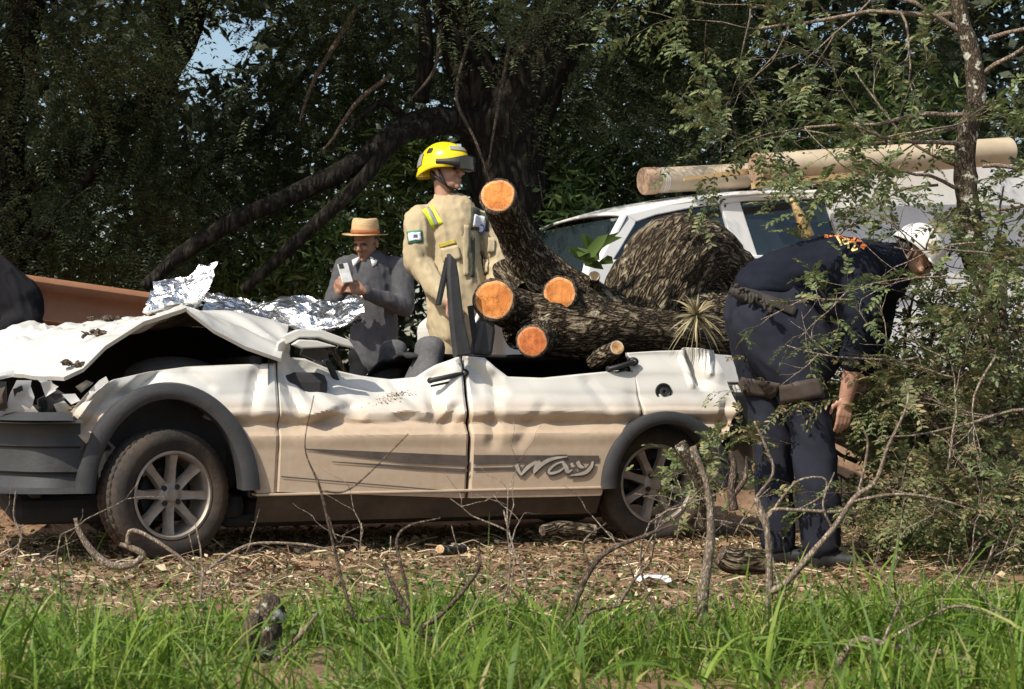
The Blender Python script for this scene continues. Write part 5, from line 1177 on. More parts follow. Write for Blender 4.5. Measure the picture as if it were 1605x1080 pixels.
# --- firefighter
FY = 10.6; fr_ = Vector(((715 - CX) / FPX * FY, FY, 0)); fr_.z = gz(fr_.x, FY)
ff = empty('person', fr_, 'firefighter in khaki jacket and yellow helmet looking up beside the saw cut', 'person')
Q = lambda px, py, dy=0: pw(px, py, FY + dy)
Rh = rotm(62, 6, 0); hc = Q(699, 270)
L_, q = head_prims(hc, Rh, 1.03); L_ += [cap_prim(Q(694, 285, .02), Q(700, 330, .03), .058, .066)]
L_ += [cap_prim(Q(700, 325, .03), Q(672, 362, -.02), .06, .05), cap_prim(Q(672, 362, -.02), Q(655, 412, -.05), .05, .045), cap_prim(Q(655, 412, -.05), Q(704, 474, -.25), .045, .033)] + hand_prims(Q(704, 474, -.25), (.5, -.4, -.6), (-.3, -.8, .3))
body = place_mesh(blob(L_, .0055, 3), 'body', M['skin'], ff); eyes(ff, q, Rh, 1.03)
# jacket: chest turned to the right of the picture
pr = [cap_prim(Q(705, 348, .03), Q(712, 440, .03), .19, .19, .72, ax=(.45, .9, 0)), cap_prim(Q(712, 430, .03), Q(715, 510, .03), .19, .19, .75, ax=(.45, .9, 0)), cap_prim(Q(660, 345, -.02), Q(758, 350, .09), .088, .085), cap_prim(Q(698, 330, .03), Q(660, 342, -.01), .062, .075), cap_prim(Q(706, 330, .04), Q(756, 346, .08), .062, .075), cap_prim(Q(692, 346, .03), Q(714, 346, .04), .06, .06),
      cap_prim(Q(658, 348, -.03), Q(653, 412, -.05), .094, .082), cap_prim(Q(655, 412, -.05), Q(684, 452, -.16), .080, .062), cap_prim(Q(684, 452, -.16), Q(700, 470, -.22), .06, .055),
      cap_prim(Q(760, 365, .10), Q(782, 410, .06), .085, .072), cap_prim(Q(782, 410, .06), Q(775, 460, -.08), .070, .058)]
jk = place_mesh(blob(pr, .011, 3, disp=cloth_disp(.013, 8, .002, 30, (1.2, 1, .5))), 'jacket', M['khaki'], ff)
col = []
for i in range(28):
    a = 2 * math.pi * i / 28
    for j, (h, k) in enumerate(((-.03, .108), (.02, .094), (.060, .086), (.055, .078), (.0, .074))): col.append(Q(702, 323, .03) + Vector((math.cos(a) * k, math.sin(a) * k * .95, h + .018 * math.cos(a - 2.6))))
MB().add(col, grid_faces(28, 5, True)).build('collar', M['khaki'], ff)
conform(ff, 'hood_flap', jk, Q(752, 345), (1, 0, 0), (0, 0, 1), .11, .14, M['khaki_dark'])
cn = conform(ff, 'placket', jk, Q(731, 395), (1, 0, 0), (-.12, 0, 1), .035, .32, M['khaki'], 4, 14, .012); conform(ff, 'placket', jk, Q(741, 405), (1, 0, 0), (-.12, 0, 1), .02, .25, M['khaki_dark'], 4, 12, .006)
conform(ff, 'shoulder_tape', jk, Q(679, 342), (.8, 0, .45), (-.45, 0, .8), .075, .135, M['hivis']); conform(ff, 'shoulder_tape_grey', jk, Q(679, 342), (.8, 0, .45), (-.45, 0, .8), .024, .135, M['reflect'], 4, 6, .007)
pf = conform(ff, 'flag_patch', jk, Q(652, 374), (1, 0, .1), (-.05, 0, 1), .090, .078, M['green'], lift=.005); conform(ff, 'flag_field', jk, Q(652, 374), (1, 0, .1), (-.2, 0, 1), .072, .050, M['shirt'], lift=.009); conform(ff, 'flag_emblem', jk, Q(653, 373), (1, 0, .1), (0, 0, 1), .028, .020, M['blue'], lift=.012)
conform(ff, 'name_tag', jk, Q(703, 384), (1, 0, .28), (0, 0, 1), .105, .028, M['olive'], lift=.010); conform(ff, 'chest_pocket', jk, Q(708, 400), (1, 0, .2), (0, 0, 1), .11, .09, M['khaki'], lift=.012)
em = conform(ff, 'chest_emblem', jk, Q(750, 349), (1, 0, -.1), (0, 0, 1), .07, .075, M['shirt'], lift=.013)
for rad_, mt, lf in ((.030, M['blue'], .017), (.020, M['shirt'], .019)):
    v = []
    for i in range(20): a = 2 * math.pi * i / 20; v.append(Vector((math.cos(a) * rad_, 0, math.sin(a) * rad_)))
    hit = Vector(em.data.vertices[len(em.data.vertices) // 2].co) + fr_; MB().add([hit + p + Vector((.1, -1, 0)).normalized() * (lf - .011) for p in v], [tuple(range(20))]).build('emblem_disc', mt, em)
for px in (770, 762): conform(ff, 'glove_pouch', jk, Q(px, 385 + (770 - px) * 4), (1, 0, 0), (-.1, 0, 1), .04, .09, M['khaki'], lift=.016)
legs_feet(Q(700, 520, .03), Q(735, 520, .05), (Q(695, 600, .03).x, FY + .02, fr_.z), (Q(742, 600, .05).x, FY + .08, fr_.z), M['khaki'], ff)
# helmet
he = empty('helmet_tmp', (0, 0, 0)); bpy.data.objects.remove(he)
Rk = rotm(66, -3, 0); kc = q(0, .012, .045)
HS = 1.12
def HP(x, y, z): return kc + Rk @ (Vector((x, y, z)) * HS)
v = []; NU, NV = 36, 16
for i in range(NU):
    a = 2 * math.pi * i / NU; ca, sa = math.cos(a), math.sin(a)           # sa<0 = front
    for j in range(NV):
        t = j / (NV - 1); ph = t * math.pi / 2 * 1.0; drop = -.012 - .055 * max(0, sa) ** 1.2 + .012 * max(0, -sa)
        r = math.sin(min(ph * 1.12, math.pi / 2)); z = .125 * math.cos(ph) + drop * t ** 2
        v.append(HP(.110 * r * ca * (1 + .02 * t), (.140 * r + .006 * t) * sa, z))
hm = MB().add(v, grid_faces(NU, NV, True)).build('helmet', M['yellow'], ff); s = hm.modifiers.new('s', 'SOLIDIFY'); s.thickness = .006; s.offset = -1
v = []
for i in range(NU):
    a = 2 * math.pi * i / NU; ca, sa = math.cos(a), math.sin(a); drop = -.012 - .055 * max(0, sa) ** 1.2 + .012 * max(0, -sa)
    for k, (e_, dz) in enumerate(((.0, .014), (.006, .012), (.010, -.004), (.004, -.014))): v.append(HP((.114 + e_) * ca, (.148 + e_) * sa, drop + dz))
MB().add(v, grid_faces(NU, 4, True)).build('helmet_rim', M['yellow'], hm)
v = []
for i in range(22):                                                        # goggle strap and goggles across the brow
    a = math.radians(-175 + 170 * i / 21); ca, sa = math.cos(a), math.sin(a); f_ = max(0, -sa) ** 3
    for k, (e_, dz) in enumerate(((.0, .018 + .034 * f_), (.010 + .024 * f_, .014 + .030 * f_), (.010 + .026 * f_, -.006 - .030 * f_), (.0, -.010 - .032 * f_))): v.append(HP((.119 + e_) * ca, (.150 + e_) * sa, dz + .004))
gg = MB().add(v, grid_faces(22, 4)).build('goggles', M['black'], hm)
v = []
for i in range(9):
    a = math.radians(-128 + 76 * i / 8); ca, sa = math.cos(a), math.sin(a)
    for dz in (.040, .008, -.026): v.append(HP(.154 * ca, .187 * sa, dz))
MB().add(v, grid_faces(9, 3)).build('goggle_lens', M['goggle'], gg)
def hel_patch(a0, a1, t0, t1, mat, name, lift=.011):
    v = []
    for i in range(9):
        a = math.radians(a0 + (a1 - a0) * i / 8); ca, sa = math.cos(a), math.sin(a)
        for j in range(6):
            t = t0 + (t1 - t0) * j / 5; ph = t * math.pi / 2; drop = -.012 - .055 * max(0, sa) ** 1.2 + .012 * max(0, -sa); r = math.sin(min(ph * 1.12, math.pi / 2)); z = .125 * math.cos(ph) + drop * t ** 2
            p = Vector((.110 * r * ca * (1 + .02 * t), (.140 * r + .006 * t) * sa, z)); v.append(HP(*(p + p.normalized() * lift)))
    MB().add(v, grid_faces(9, 6)).build(name, mat, hm)
hel_patch(-165 + 20, -165 + 85, .46, .60, M['reflect'], 'reflective_strip'); hel_patch(-215, -180 - 62, .62, .88, M['reflect'], 'reflective_strip'); hel_patch(-205, -190, .52, .66, M['black'], 'vent')
cs = [q(-.082, .005, .01), q(-.080, -.015, -.05), q(-.060, -.03, -.095), q(0, -.05, -.125), q(.06, -.03, -.095), q(.082, 0, .01)]
MB().add(*tube(catmull(cs, 26), [.0085] * 26, 6)).build('chin_strap', M['black'], hm); MB().add(*tube(catmull([q(-.080, .055, .0), q(-.083, .02, -.04), q(-.066, -.022, -.085)], 14), [.008] * 14, 6)).build('chin_strap', M['black'], hm)
MB().add(*ellipsoid(q(0, .055, -.005), (.070, .050, .055), Rh)).build('hair', M['hair'], ff)

# --- man in a straw hat with a phone
HY = 11.3; hr = Vector(((572 - CX) / FPX * HY, HY, 0)); hr.z = gz(hr.x, HY)
hm2 = empty('person', hr, 'man in straw hat and grey sweater looking at a phone in his hands', 'person')
Q = lambda px, py, dy=0: pw(px, py, HY + dy)
Rh = rotm(-22, -16, 0); hc = Q(573, 381)
L_, q = head_prims(hc, Rh, 1.0); L_ += [cap_prim(Q(578, 395, .04), Q(585, 425, .05), .056, .064)]
for (s0, e0, w0_) in ((Q(548, 424, .05), Q(524, 477, -.02), Q(531, 464, -.26)), (Q(622, 426, .07), Q(634, 481, -.02), Q(571, 457, -.27))): L_ += [cap_prim(Q(585, 422, .06), s0, .06, .05), cap_prim(s0, e0, .05, .042), cap_prim(e0, w0_, .04, .03)]
L_ += hand_prims(Q(531, 464, -.26), (.10, -.45, .75), (-.6, -.7, 0), 1.0, 1.0, -1) + hand_prims(Q(571, 457, -.27), (-.85, -.35, .25), (.1, -.9, .3), 1.0, .55, 1)
place_mesh(blob(L_, .0055, 2), 'body', M['skin_tan'], hm2); eyes(hm2, q, Rh)
MB().add(*ellipsoid(q(0, .03, .02), (.081, .080, .075), Rh)).build('hair', M['hair'], hm2)
pr = [cap_prim(Q(582, 425, .05), Q(585, 500, .05), .15, .16, .8, ax=(0, 1, 0)), cap_prim(Q(585, 490, .05), Q(587, 560, .05), .16, .16, .8, ax=(0, 1, 0)), cap_prim(Q(545, 420, .05), Q(624, 422, .08), .085, .085), cap_prim(Q(585, 412, .06), Q(585, 422, .06), .075, .08),
      cap_prim(Q(541, 422, .04), Q(524, 476, -.02), .080, .066), cap_prim(Q(524, 478, -.02), Q(530, 466, -.25), .062, .048),
      cap_prim(Q(628, 424, .06), Q(634, 480, -.02), .082, .068), cap_prim(Q(634, 482, -.02), Q(572, 458, -.25), .064, .046)]
sw_ = place_mesh(blob(pr, .012, 3, disp=cloth_disp(.010, 9, .003, 26)), 'sweater', M['sweater'], hm2)
for sg in (-1, 1):
    c = Q(572 + sg * 14, 412, -.055 if sg < 0 else -.05); v = [c + Vector(p) for p in ((-.026, .0, .028 + .012 * sg), (.026, .0, .028 - .012 * sg), (.008 + .008 * sg, -.018, -.012), (-.012 * 1 + .004 * sg, -.02, -.030))]
    o = MB().add(v, [(0, 1, 2, 3)]).build('shirt_collar', M['shirt'], hm2); s = o.modifiers.new('s', 'SOLIDIFY'); s.thickness = .006
legs_feet(Q(570, 560, .05), Q(602, 560, .05), (Q(565, 600).x, HY, hr.z), (Q(608, 600).x, HY, hr.z), M['blackcloth'], hm2)
c = Q(541, 428, -.36); rp = Matrix.Rotation(math.radians(-18), 3, 'Y') @ Matrix.Rotation(math.radians(-25), 3, 'X') @ Matrix.Rotation(math.radians(20), 3, 'Z')
ph = empty('phone', c, 'pale smartphone held by the man in the straw hat', 'phone'); v, f = box(c, (.072, .009, .15), rp); o = MB().add(v, f).build('phone_case', M['phone'], ph, smooth=False); b_ = o.modifiers.new('b', 'BEVEL'); b_.width = .004
v, f = box(c + rp @ Vector((-.014, -.006, .052)), (.030, .006, .034), rp); MB().add(v, f).build('camera_bump', M['black'], ph, smooth=False)
# hat
ht = empty('straw_hat', q(0, .01, .06), 'tan straw hat with rust-coloured band on the man with the phone', 'hat'); Rt = rotm(-22, -6, 3); k0 = q(0, .012, .058)
def TP_(x, y, z): return k0 + Rt @ Vector((x, y, z))
v = []; prof_h = [(1.55, -.006), (1.50, -.010), (1.25, -.006), (1.02, .0), (.985, .02), (.95, .06), (.90, .092), (.80, .108), (.5, .106), (.02, .094)]
for i in range(40):
    a = 2 * math.pi * i / 40; ca, sa = math.cos(a), math.sin(a)
    for r, z in prof_h: v.append(TP_(.092 * r * ca * (1.08 if r > 1.1 else 1), .110 * r * sa, z + (.018 * ca * ca * (r - 1) if r > 1 else 0) - (.012 * (r < .85) * (1 - abs(ca)))))
MB().add(v, grid_faces(40, len(prof_h), True)).build('hat_body', M['straw'], ht)
v = []
for i in range(40):
    a = 2 * math.pi * i / 40
    for r, z in ((1.03, .002), (1.015, .032)): v.append(TP_(.092 * r * math.cos(a), .110 * r * math.sin(a), z))
o = MB().add(v, grid_faces(40, 2, True)).build('hat_band', M['hatband'], ht); s = o.modifiers.new('s', 'SOLIDIFY'); s.thickness = .004

# --- worker bending over at the rear of the car
WY = 7.75; wr0 = Vector(((1250 - CX) / FPX * WY, WY, 0)); wr0.z = gz(wr0.x, WY)
wk = empty('person', wr0, 'worker in dark navy uniform and white helmet bending over behind the car', 'person')
Q = lambda px, py, dy=0: pw(px, py, WY + dy)
pr = [cap_prim(Q(1188, 480, .05), Q(1240, 482, .05), .145, .15, 1.1, ax=(0, 1, 0)), cap_prim(Q(1183, 505, .10), Q(1200, 590, .13), .140, .125), cap_prim(Q(1198, 508, -.05), Q(1248, 595, -.08), .140, .125), cap_prim(Q(1240, 515, -.02), Q(1275, 560, -.03), .14, .13),
      cap_prim(Q(1198, 590, .13), Q(1210, 665, .13), .116, .094), cap_prim(Q(1210, 660, .13), Q(1220, 850, .12), .092, .080), cap_prim(Q(1248, 595, -.08), Q(1272, 665, -.10), .124, .102), cap_prim(Q(1272, 660, -.10), Q(1288, 852, -.10), .100, .088)]
tr_ = place_mesh(blob(pr, .015, 14, .7, disp=cloth_disp(.016, 5, .002, 24, (1, 1, .6))), 'trousers', M['navy_trouser'], wk)
for a, b, dy, t in ((1220, 858, .12, 0), (1288, 860, -.10, 0)):
    c = Q(a, b, dy); gzv = wr0.z; c = Vector((c.x, c.y, gzv)); place_mesh(blob([cap_prim(c + Vector((0, 0, .16)), c + Vector((0, 0, .05)), .070, .055), cap_prim(c + Vector((0, 0, .05)), c + Vector((.17, -.04, .036)), .05, .038)], .012, 2), 'boot', M['boot'], wk)
pr = [cap_prim(Q(1192, 452, .05), Q(1240, 432, .05), .128, .135, 1.15, ax=(0, 1, 0)), cap_prim(Q(1230, 435, .05), Q(1300, 420, .06), .135, .15, 1.15, ax=(0, 1, 0)), cap_prim(Q(1300, 425, .06), Q(1375, 430, .08), .165, .15, 1.2, ax=(0, 1, 0)), cap_prim(Q(1345, 415, -.12), Q(1375, 420, .26), .10, .10), cap_prim(Q(1375, 410, .05), Q(1400, 405, .05), .08, .075),
      cap_prim(Q(1350, 425, -.14), Q(1352, 500, -.20), .090, .078), cap_prim(Q(1352, 500, -.20), Q(1338, 565, -.16), .076, .060), cap_prim(Q(1385, 430, .26), Q(1375, 520, .24), .085, .07), cap_prim(Q(1375, 520, .24), Q(1350, 580, .10), .068, .055), cap_prim(Q(1265, 470, .05), Q(1335, 490, .06), .14, .13), cap_prim(Q(1320, 500, .05), Q(1338, 535, .05), .12, .09)]
sh_ = place_mesh(blob(pr, .013, 6, .7, disp=cloth_disp(.011, 7, .002, 24, (.6, 1, 1))), 'shirt', M['navy'], wk)
Rh = (Matrix.Rotation(math.radians(62), 3, 'Y') @ rotm(84, 0, 0)); Rh = rotm(80, -48, 0); hc = Q(1432, 402, .05)
L_, q = head_prims(hc, Rh, .95); L_ += [cap_prim(Q(1398, 408, .06), q(0, .035, -.04), .066, .060), cap_prim(Q(1340, 560, -.165), Q(1326, 625, -.14), .045, .034)]
L_ += hand_prims(Q(1326, 622, -.14), (-.12, -.1, -1), (.3, -.9, 0), 1.0, .35, 1) + hand_prims(Q(1350, 582, .08), (-.2, -.1, -1), (.3, -.9, 0), 1.0, .35, -1)
L_ += [cap_prim(Q(1398, 408, .06), Q(1362, 418, .06), .06, .07), cap_prim(Q(1362, 418, .06), Q(1350, 425, -.13), .06, .055), cap_prim(Q(1350, 425, -.13), Q(1352, 500, -.20), .055, .045), cap_prim(Q(1352, 500, -.20), Q(1340, 560, -.165), .045, .04), cap_prim(Q(1362, 418, .06), Q(1385, 430, .25), .06, .055), cap_prim(Q(1385, 430, .25), Q(1375, 520, .24), .055, .045), cap_prim(Q(1375, 520, .24), Q(1350, 584, .08), .042, .032)]
place_mesh(blob(L_, .006, 3), 'body', M['skin'], wk); eyes(wk, q, Rh)
v = []; HS = 1.0
kc = q(0, .012, .045); Rk = Rh
for i in range(NU):
    a = 2 * math.pi * i / NU; ca, sa = math.cos(a), math.sin(a)
    for j in range(NV):
        t = j / (NV - 1); p_ = t * math.pi / 2; drop = -.01 - .035 * max(0, sa) ** 1.5; r = math.sin(min(p_ * 1.1, math.pi / 2)); v.append(HP(.096 * r * ca, (.120 * r) * sa, .110 * math.cos(p_) + drop * t ** 2))
whm = MB().add(v, grid_faces(NU, NV, True)).build('helmet', M['white'], wk); s = whm.modifiers.new('s', 'SOLIDIFY'); s.thickness = .006; s.offset = -1
v = []
for i in range(17):
    a = math.radians(-150 + 120 * i / 16); ca, sa = math.cos(a), math.sin(a)
    for k, (e_, z) in enumerate(((0, .0), (.03 * max(0, -sa), -.006))): v.append(HP((.097 + e_) * ca, (.121 + e_ * 1.4) * sa, z - .008))
o = MB().add(v, grid_faces(17, 2)).build('helmet_peak', M['white'], whm); s = o.modifiers.new('s', 'SOLIDIFY'); s.thickness = .006
MB().add(*tube(catmull([q(-.080, .02, .02), q(-.078, -.005, -.05), q(-.04, -.04, -.11), q(0, -.05, -.125)], 16), [.008] * 16, 6)).build('chin_strap', M['black'], whm)
MB().add(*ellipsoid(q(0, .05, .0), (.072, .055, .065), Rh)).build('hair', M['hair'], wk)
# belt, rope and thigh straps
def band(name, body, c, ax_, r, h, mat, seg=32, lift=.008):
    from mathutils.bvhtree import BVHTree
    off = root_loc(wk); bvh = BVHTree.FromPolygons([v.co + off for v in body.data.vertices], [tuple(p.vertices) for p in body.data.polygons]); ax_ = Vector(ax_).normalized(); e1 = ax_.orthogonal().normalized(); e2 = ax_.cross(e1); v = []
    for i in range(seg):
        a = 2 * math.pi * i / seg; d_ = e1 * math.cos(a) + e2 * math.sin(a)
        for k in (-.5, 0, .5):
            o_ = Vector(c) + ax_ * h * k; hit = bvh.ray_cast(o_ + d_ * r, -d_); v.append((hit[0] + d_ * lift) if hit[0] is not None and (hit[0] - o_).length < r else o_ + d_ * r * .5)
    ob = MB().add(v, grid_faces(seg, 3, True)).build(name, mat, wk); s = ob.modifiers.new('s', 'SOLIDIFY'); s.thickness = .008; return ob
conform(wk, 'belt', tr_, Q(1192, 472), (1, 0, -.42), (.42, 0, 1), .30, .045, M['strap'], 16, 4, .010)
conform(wk, 'thigh_strap', tr_, Q(1190, 607), (1, 0, -.22), (.22, 0, 1), .14, .075, M['leather'], 12, 5, .012); conform(wk, 'thigh_strap', tr_, Q(1246, 612), (1, 0, .16), (-.1, 0, 1), .17, .085, M['leather'], 12, 5, .014)
m_ = MB()
for k in range(7):
    bx_, by_ = 1152 + 9 * k, 455 + 4.2 * k; dy_ = -.10 - .022 * k; cpt = [Q(bx_ + R.uniform(-6, 6), by_ + R.uniform(-9, 9), dy_ - R.uniform(0, .03)) for _ in range(6)]
    m_.add(*tube(catmull(cpt, 26), [R.uniform(.006, .011)] * 26, 6))
m_.add(*ellipsoid(Q(1175, 466, -.10), (.10, .05, .035), Matrix.Rotation(.35, 3, 'Y')))
m_.build('coiled_strap', M['strap'], wk)
# print on the back: an orange arc and three yellow digits
def back_print(pts, wd, mat, name, par):
    from mathutils.bvhtree import BVHTree
    off = root_loc(wk); bvh = BVHTree.FromPolygons([v.co + off for v in sh_.data.vertices], [tuple(p.vertices) for p in sh_.data.polygons]); v = []; n_ = max(8, len(pts) * 5); C = catmull([(a, b, 0) for a, b in pts], n_)
    for i, c in enumerate(C):
        d_ = C[min(i + 1, n_ - 1)] - C[max(i - 1, 0)]; nn = np.array([-d_[1], d_[0]]); nn = nn / max(1e-9, np.linalg.norm(nn))
        for s_ in (-1, 1):
            o_ = Vector((0, 0, CAMZ)); d2 = (pw(c[0] + nn[0] * s_ * wd, c[1] + nn[1] * s_ * wd, WY) - o_).normalized(); h_ = bvh.ray_cast(o_, d2)
            if h_[0] is None:
                t_ = pw(c[0], c[1] + 6, WY); h_ = bvh.find_nearest(t_)
            v.append(h_[0] + h_[1] * .004)
    return MB().add(v, grid_faces(n_, 2)).build(name, mat, par)
for k in range(9):
    t = k / 9; a0 = (1284 + 74 * t, 364 + 26 * t * t); a1 = (1284 + 74 * (t + .085), 364 + 26 * (t + .085) ** 2); back_print([a0, ((a0[0] + a1[0]) / 2, (a0[1] + a1[1]) / 2), a1], 4.5, M['orange'], 'back_letter', wk)
for pts in ([(1312, 372), (1316, 379), (1319, 386)], [(1326, 375), (1321, 378), (1324, 383), (1330, 380), (1327, 375), (1330, 382), (1331, 390)], [(1333, 381), (1339, 380), (1340, 385), (1336, 393), (1344, 391)]): back_print(pts, 1.5, M['cream'], 'back_digit', wk)

# --- person in black at the rail, seen from behind, bending
BY = 10.15; br = Vector(((15 - CX) / FPX * BY, BY, 0)); br.z = gz(br.x, BY)
bk = empty('person', br, 'person in black jacket stooping beside the rusty guard rail', 'person'); Q = lambda px, py, dy=0: pw(px, py, BY + dy)
pr = [cap_prim(Q(-30, 450, 0), Q(20, 480, 0), .22, .19), cap_prim(Q(15, 470, -.05), Q(45, 505, -.10), .12, .09), cap_prim(Q(-40, 420, .05), Q(0, 440, .05), .13, .12), cap_prim(Q(-60, 500, 0), Q(-50, 560, 0), .18, .17), cap_prim(Q(30, 500, -.12), Q(-5, 525, -.3), .07, .05)]
place_mesh(blob(pr, .014, 6, .7, disp=cloth_disp(.016, 6, .002, 20)), 'jacket', M['blackcloth'], bk)
Rh = rotm(40, -45); L_, q = head_prims(Q(-85, 405, 0), Rh); L_ += [cap_prim(Q(-40, 440, 0), Q(-85, 410, 0), .07, .055), cap_prim(Q(-40, 440, 0), Q(20, 480, -.03), .07, .06), cap_prim(Q(20, 480, -.03), Q(38, 502, -.11), .055, .05), cap_prim(Q(38, 502, -.11), Q(0, 523, -.28), .045, .038), cap_prim(Q(0, 523, -.28), Q(-20, 522, -.38), .038, .032)] + hand_prims(Q(-20, 522, -.38), (-.7, -.5, .1), (0, -.3, .9)); place_mesh(blob(L_, .008, 3), 'body', M['skin'], bk)
MB().add(*ellipsoid(q(0, .025, .03), (.084, .092, .09), Rh)).build('hair', M['hair'], bk)
legs_feet(Q(-65, 560, 0), Q(-35, 560, 0), (br.x - .35, BY, br.z), (br.x - .12, BY, br.z), M['blackcloth'], bk)
# ------------------------------------------------------------------ bare sticks, saplings and stubs on the near verge
def stick(name, paths, label, cat, mat, seg=7, group=None, rough=.12, part=None):
    p0 = pw(*paths[0][0][:3]); root = empty(name, p0, label, cat, group) if len(paths) > 1 else None
    for i, pix in enumerate(paths):
        v, f = ptube(pix, seg if i == 0 else max(5, seg - 2), n=len(pix) * 7, rough=rough, rs=40); m = MB().add(v, f)
        if root is None: o = m.build(name, mat, None, origin=p0); tag(o, label, cat, group); return o
        m.build('stem' if i == 0 else 'branch', mat, root)
    return root
st = empty('lichen_stump', pw(415, 1100, 5.0), 'lichen-spotted broken stump standing in the grass', 'stump')
v, f = ptube([(418, 1150, 5.0, .047), (415, 1080, 5.0, .043), (412, 1020, 5.0, .045), (424, 970, 5.0, .040), (426, 945, 5.0, .034), (432, 934, 5.0, .014)], 20, n=40, rough=.25, rs=22); MB().add(v, f).build('stump_body', M['bark_lichen'], st)
v, f = ptube([(398, 1050, 4.99, .02), (391, 1010, 4.97, .026), (396, 975, 4.96, .024), (404, 962, 4.96, .010)], 14, n=20, rough=.25, rs=25); MB().add(v, f).build('side_spur', M['bark_brown'], st)
v, f = ptube([(420, 1045, 4.98, .016), (450, 1018, 4.95, .010), (480, 985, 4.9, .007), (498, 960, 4.9, .003)], 7, n=16, rough=.1, rs=30); MB().add(v, f).build('branch', M['bark_grey'], st)
stick('bare_sapling', [[(1118, 1130, 5.5, .026), (1120, 1060, 5.5, .024), (1104, 990, 5.5, .021), (1102, 930, 5.5, .019), (1112, 860, 5.5, .016), (1114, 820, 5.5, .014), (1108, 760, 5.5, .010), (1085, 700, 5.5, .012)],
    [(1122, 1058, 5.5, .019), (1150, 1010, 5.48, .016), (1190, 990, 5.46, .014), (1204, 950, 5.45, .013), (1206, 890, 5.44, .012), (1202, 830, 5.43, .011), (1185, 780, 5.43, .010)],
    [(1205, 928, 5.45, .013), (1230, 915, 5.42, .012), (1270, 870, 5.4, .011), (1305, 830, 5.38, .010), (1340, 780, 5.36, .009), (1372, 755, 5.35, .007), (1392, 700, 5.33, .006), (1420, 640, 5.3, .004), (1424, 600, 5.3, .002)],
    [(1202, 830, 5.43, .007), (1210, 800, 5.42, .007), (1260, 800, 5.40, .006), (1320, 800, 5.38, .006), (1345, 770, 5.36, .005), (1360, 700, 5.35, .004), (1352, 668, 5.35, .002)],
    [(1185, 780, 5.43, .005), (1212, 740, 5.42, .005), (1200, 700, 5.41, .004), (1182, 660, 5.41, .003)],
    [(1205, 810, 5.42, .005), (1230, 775, 5.42, .004), (1255, 752, 5.42, .004), (1292, 750, 5.42, .003), (1290, 775, 5.42, .003), (1250, 800, 5.41, .003)],
    [(1340, 785, 5.36, .006), (1400, 775, 5.34, .005), (1460, 780, 5.32, .004), (1530, 800, 5.3, .002)], [(1305, 830, 5.38, .004), (1290, 790, 5.37, .003), (1308, 740, 5.37, .002)]],
    'bare forking sapling with a thick stem in front of the bent worker', 'sapling', M['bark_grey'])
stick('bare_branch', [[(855, 1110, 5.3, .017), (866, 1060, 5.3, .015), (885, 990, 5.3, .013), (905, 935, 5.3, .011), (930, 885, 5.3, .010), (960, 860, 5.3, .008), (1010, 840, 5.3, .006), (1055, 822, 5.3, .003)],
    [(880, 1030, 5.3, .009), (905, 990, 5.28, .008), (925, 960, 5.27, .006), (980, 948, 5.25, .003)], [(925, 890, 5.3, .005), (915, 850, 5.3, .004), (950, 820, 5.3, .002)]],
    'curved bare branch rising from the grass below the rear wheel', 'branch', M['bark_brown'])
stick('bare_branch', [[(760, 1120, 5.1, .014), (725, 1065, 5.1, .013), (690, 1020, 5.1, .012), (655, 985, 5.1, .011), (620, 925, 5.1, .008), (600, 880, 5.1, .004)],
    [(655, 985, 5.1, .009), (610, 968, 5.08, .007), (560, 970, 5.06, .006), (535, 905, 5.05, .005), (515, 820, 5.05, .005), (500, 760, 5.05, .004), (478, 700, 5.05, .002), (492, 620, 5.05, .0015)],
    [(660, 985, 5.1, .008), (700, 955, 5.08, .007), (748, 895, 5.06, .006), (750, 855, 5.05, .003)], [(650, 980, 5.1, .006), (635, 910, 5.1, .005), (622, 850, 5.1, .005), (640, 825, 5.1, .004), (690, 812, 5.1, .002)],
    [(505, 770, 5.05, .004), (540, 770, 5.05, .003), (575, 745, 5.05, .0025), (640, 680, 5.05, .0015)], [(515, 810, 5.05, .003), (530, 850, 5.04, .0025), (545, 830, 5.04, .0012)], [(700, 1030, 5.1, .006), (735, 985, 5.08, .004), (760, 975, 5.06, .002)]],
    'dark twiggy branch reaching up in front of the front door', 'branch', M['bark_brown'])
stick('bare_branch', [[(1290, 1090, 5.0, .012), (1310, 1045, 5.0, .012), (1345, 1003, 5.0, .011), (1400, 1014, 5.0, .010), (1470, 1022, 5.0, .010), (1530, 1038, 5.0, .009), (1620, 1058, 5.0, .008)], [(1366, 1090, 4.98, .007), (1366, 1040, 4.98, .006), (1362, 1008, 4.99, .005)],
    [(1380, 1010, 5.0, .006), (1440, 975, 4.98, .005), (1500, 950, 4.96, .004), (1560, 965, 4.95, .002)], [(1385, 1005, 5.0, .006), (1400, 970, 5.0, .005), (1415, 930, 5.0, .003)]],
    'grey branch lying along the grass below the brush heap', 'branch', M['bark_grey'])
stick('crooked_root', [[(118, 812, 6.9, .008), (125, 835, 6.9, .012), (148, 868, 6.9, .016), (175, 886, 6.9, .017), (205, 885, 6.9, .015), (224, 870, 6.9, .014), (205, 858, 6.9, .013), (188, 853, 6.9, .008)], [(200, 858, 6.9, .012), (206, 832, 6.88, .011), (240, 845, 6.86, .009), (290, 880, 6.84, .008), (335, 920, 6.8, .006), (370, 960, 6.75, .004)]],
    'crooked pale root curled in front of the front wheel', 'root', M['bark_grey'])
stick('thin_stick', [[(330, 890, 7.0, .007), (360, 868, 7.0, .007), (400, 852, 7.0, .006), (470, 853, 7.0, .006), (520, 862, 7.0, .004)]], 'thin bent stick on the litter behind the front wheel', 'stick', M['bark_grey'])
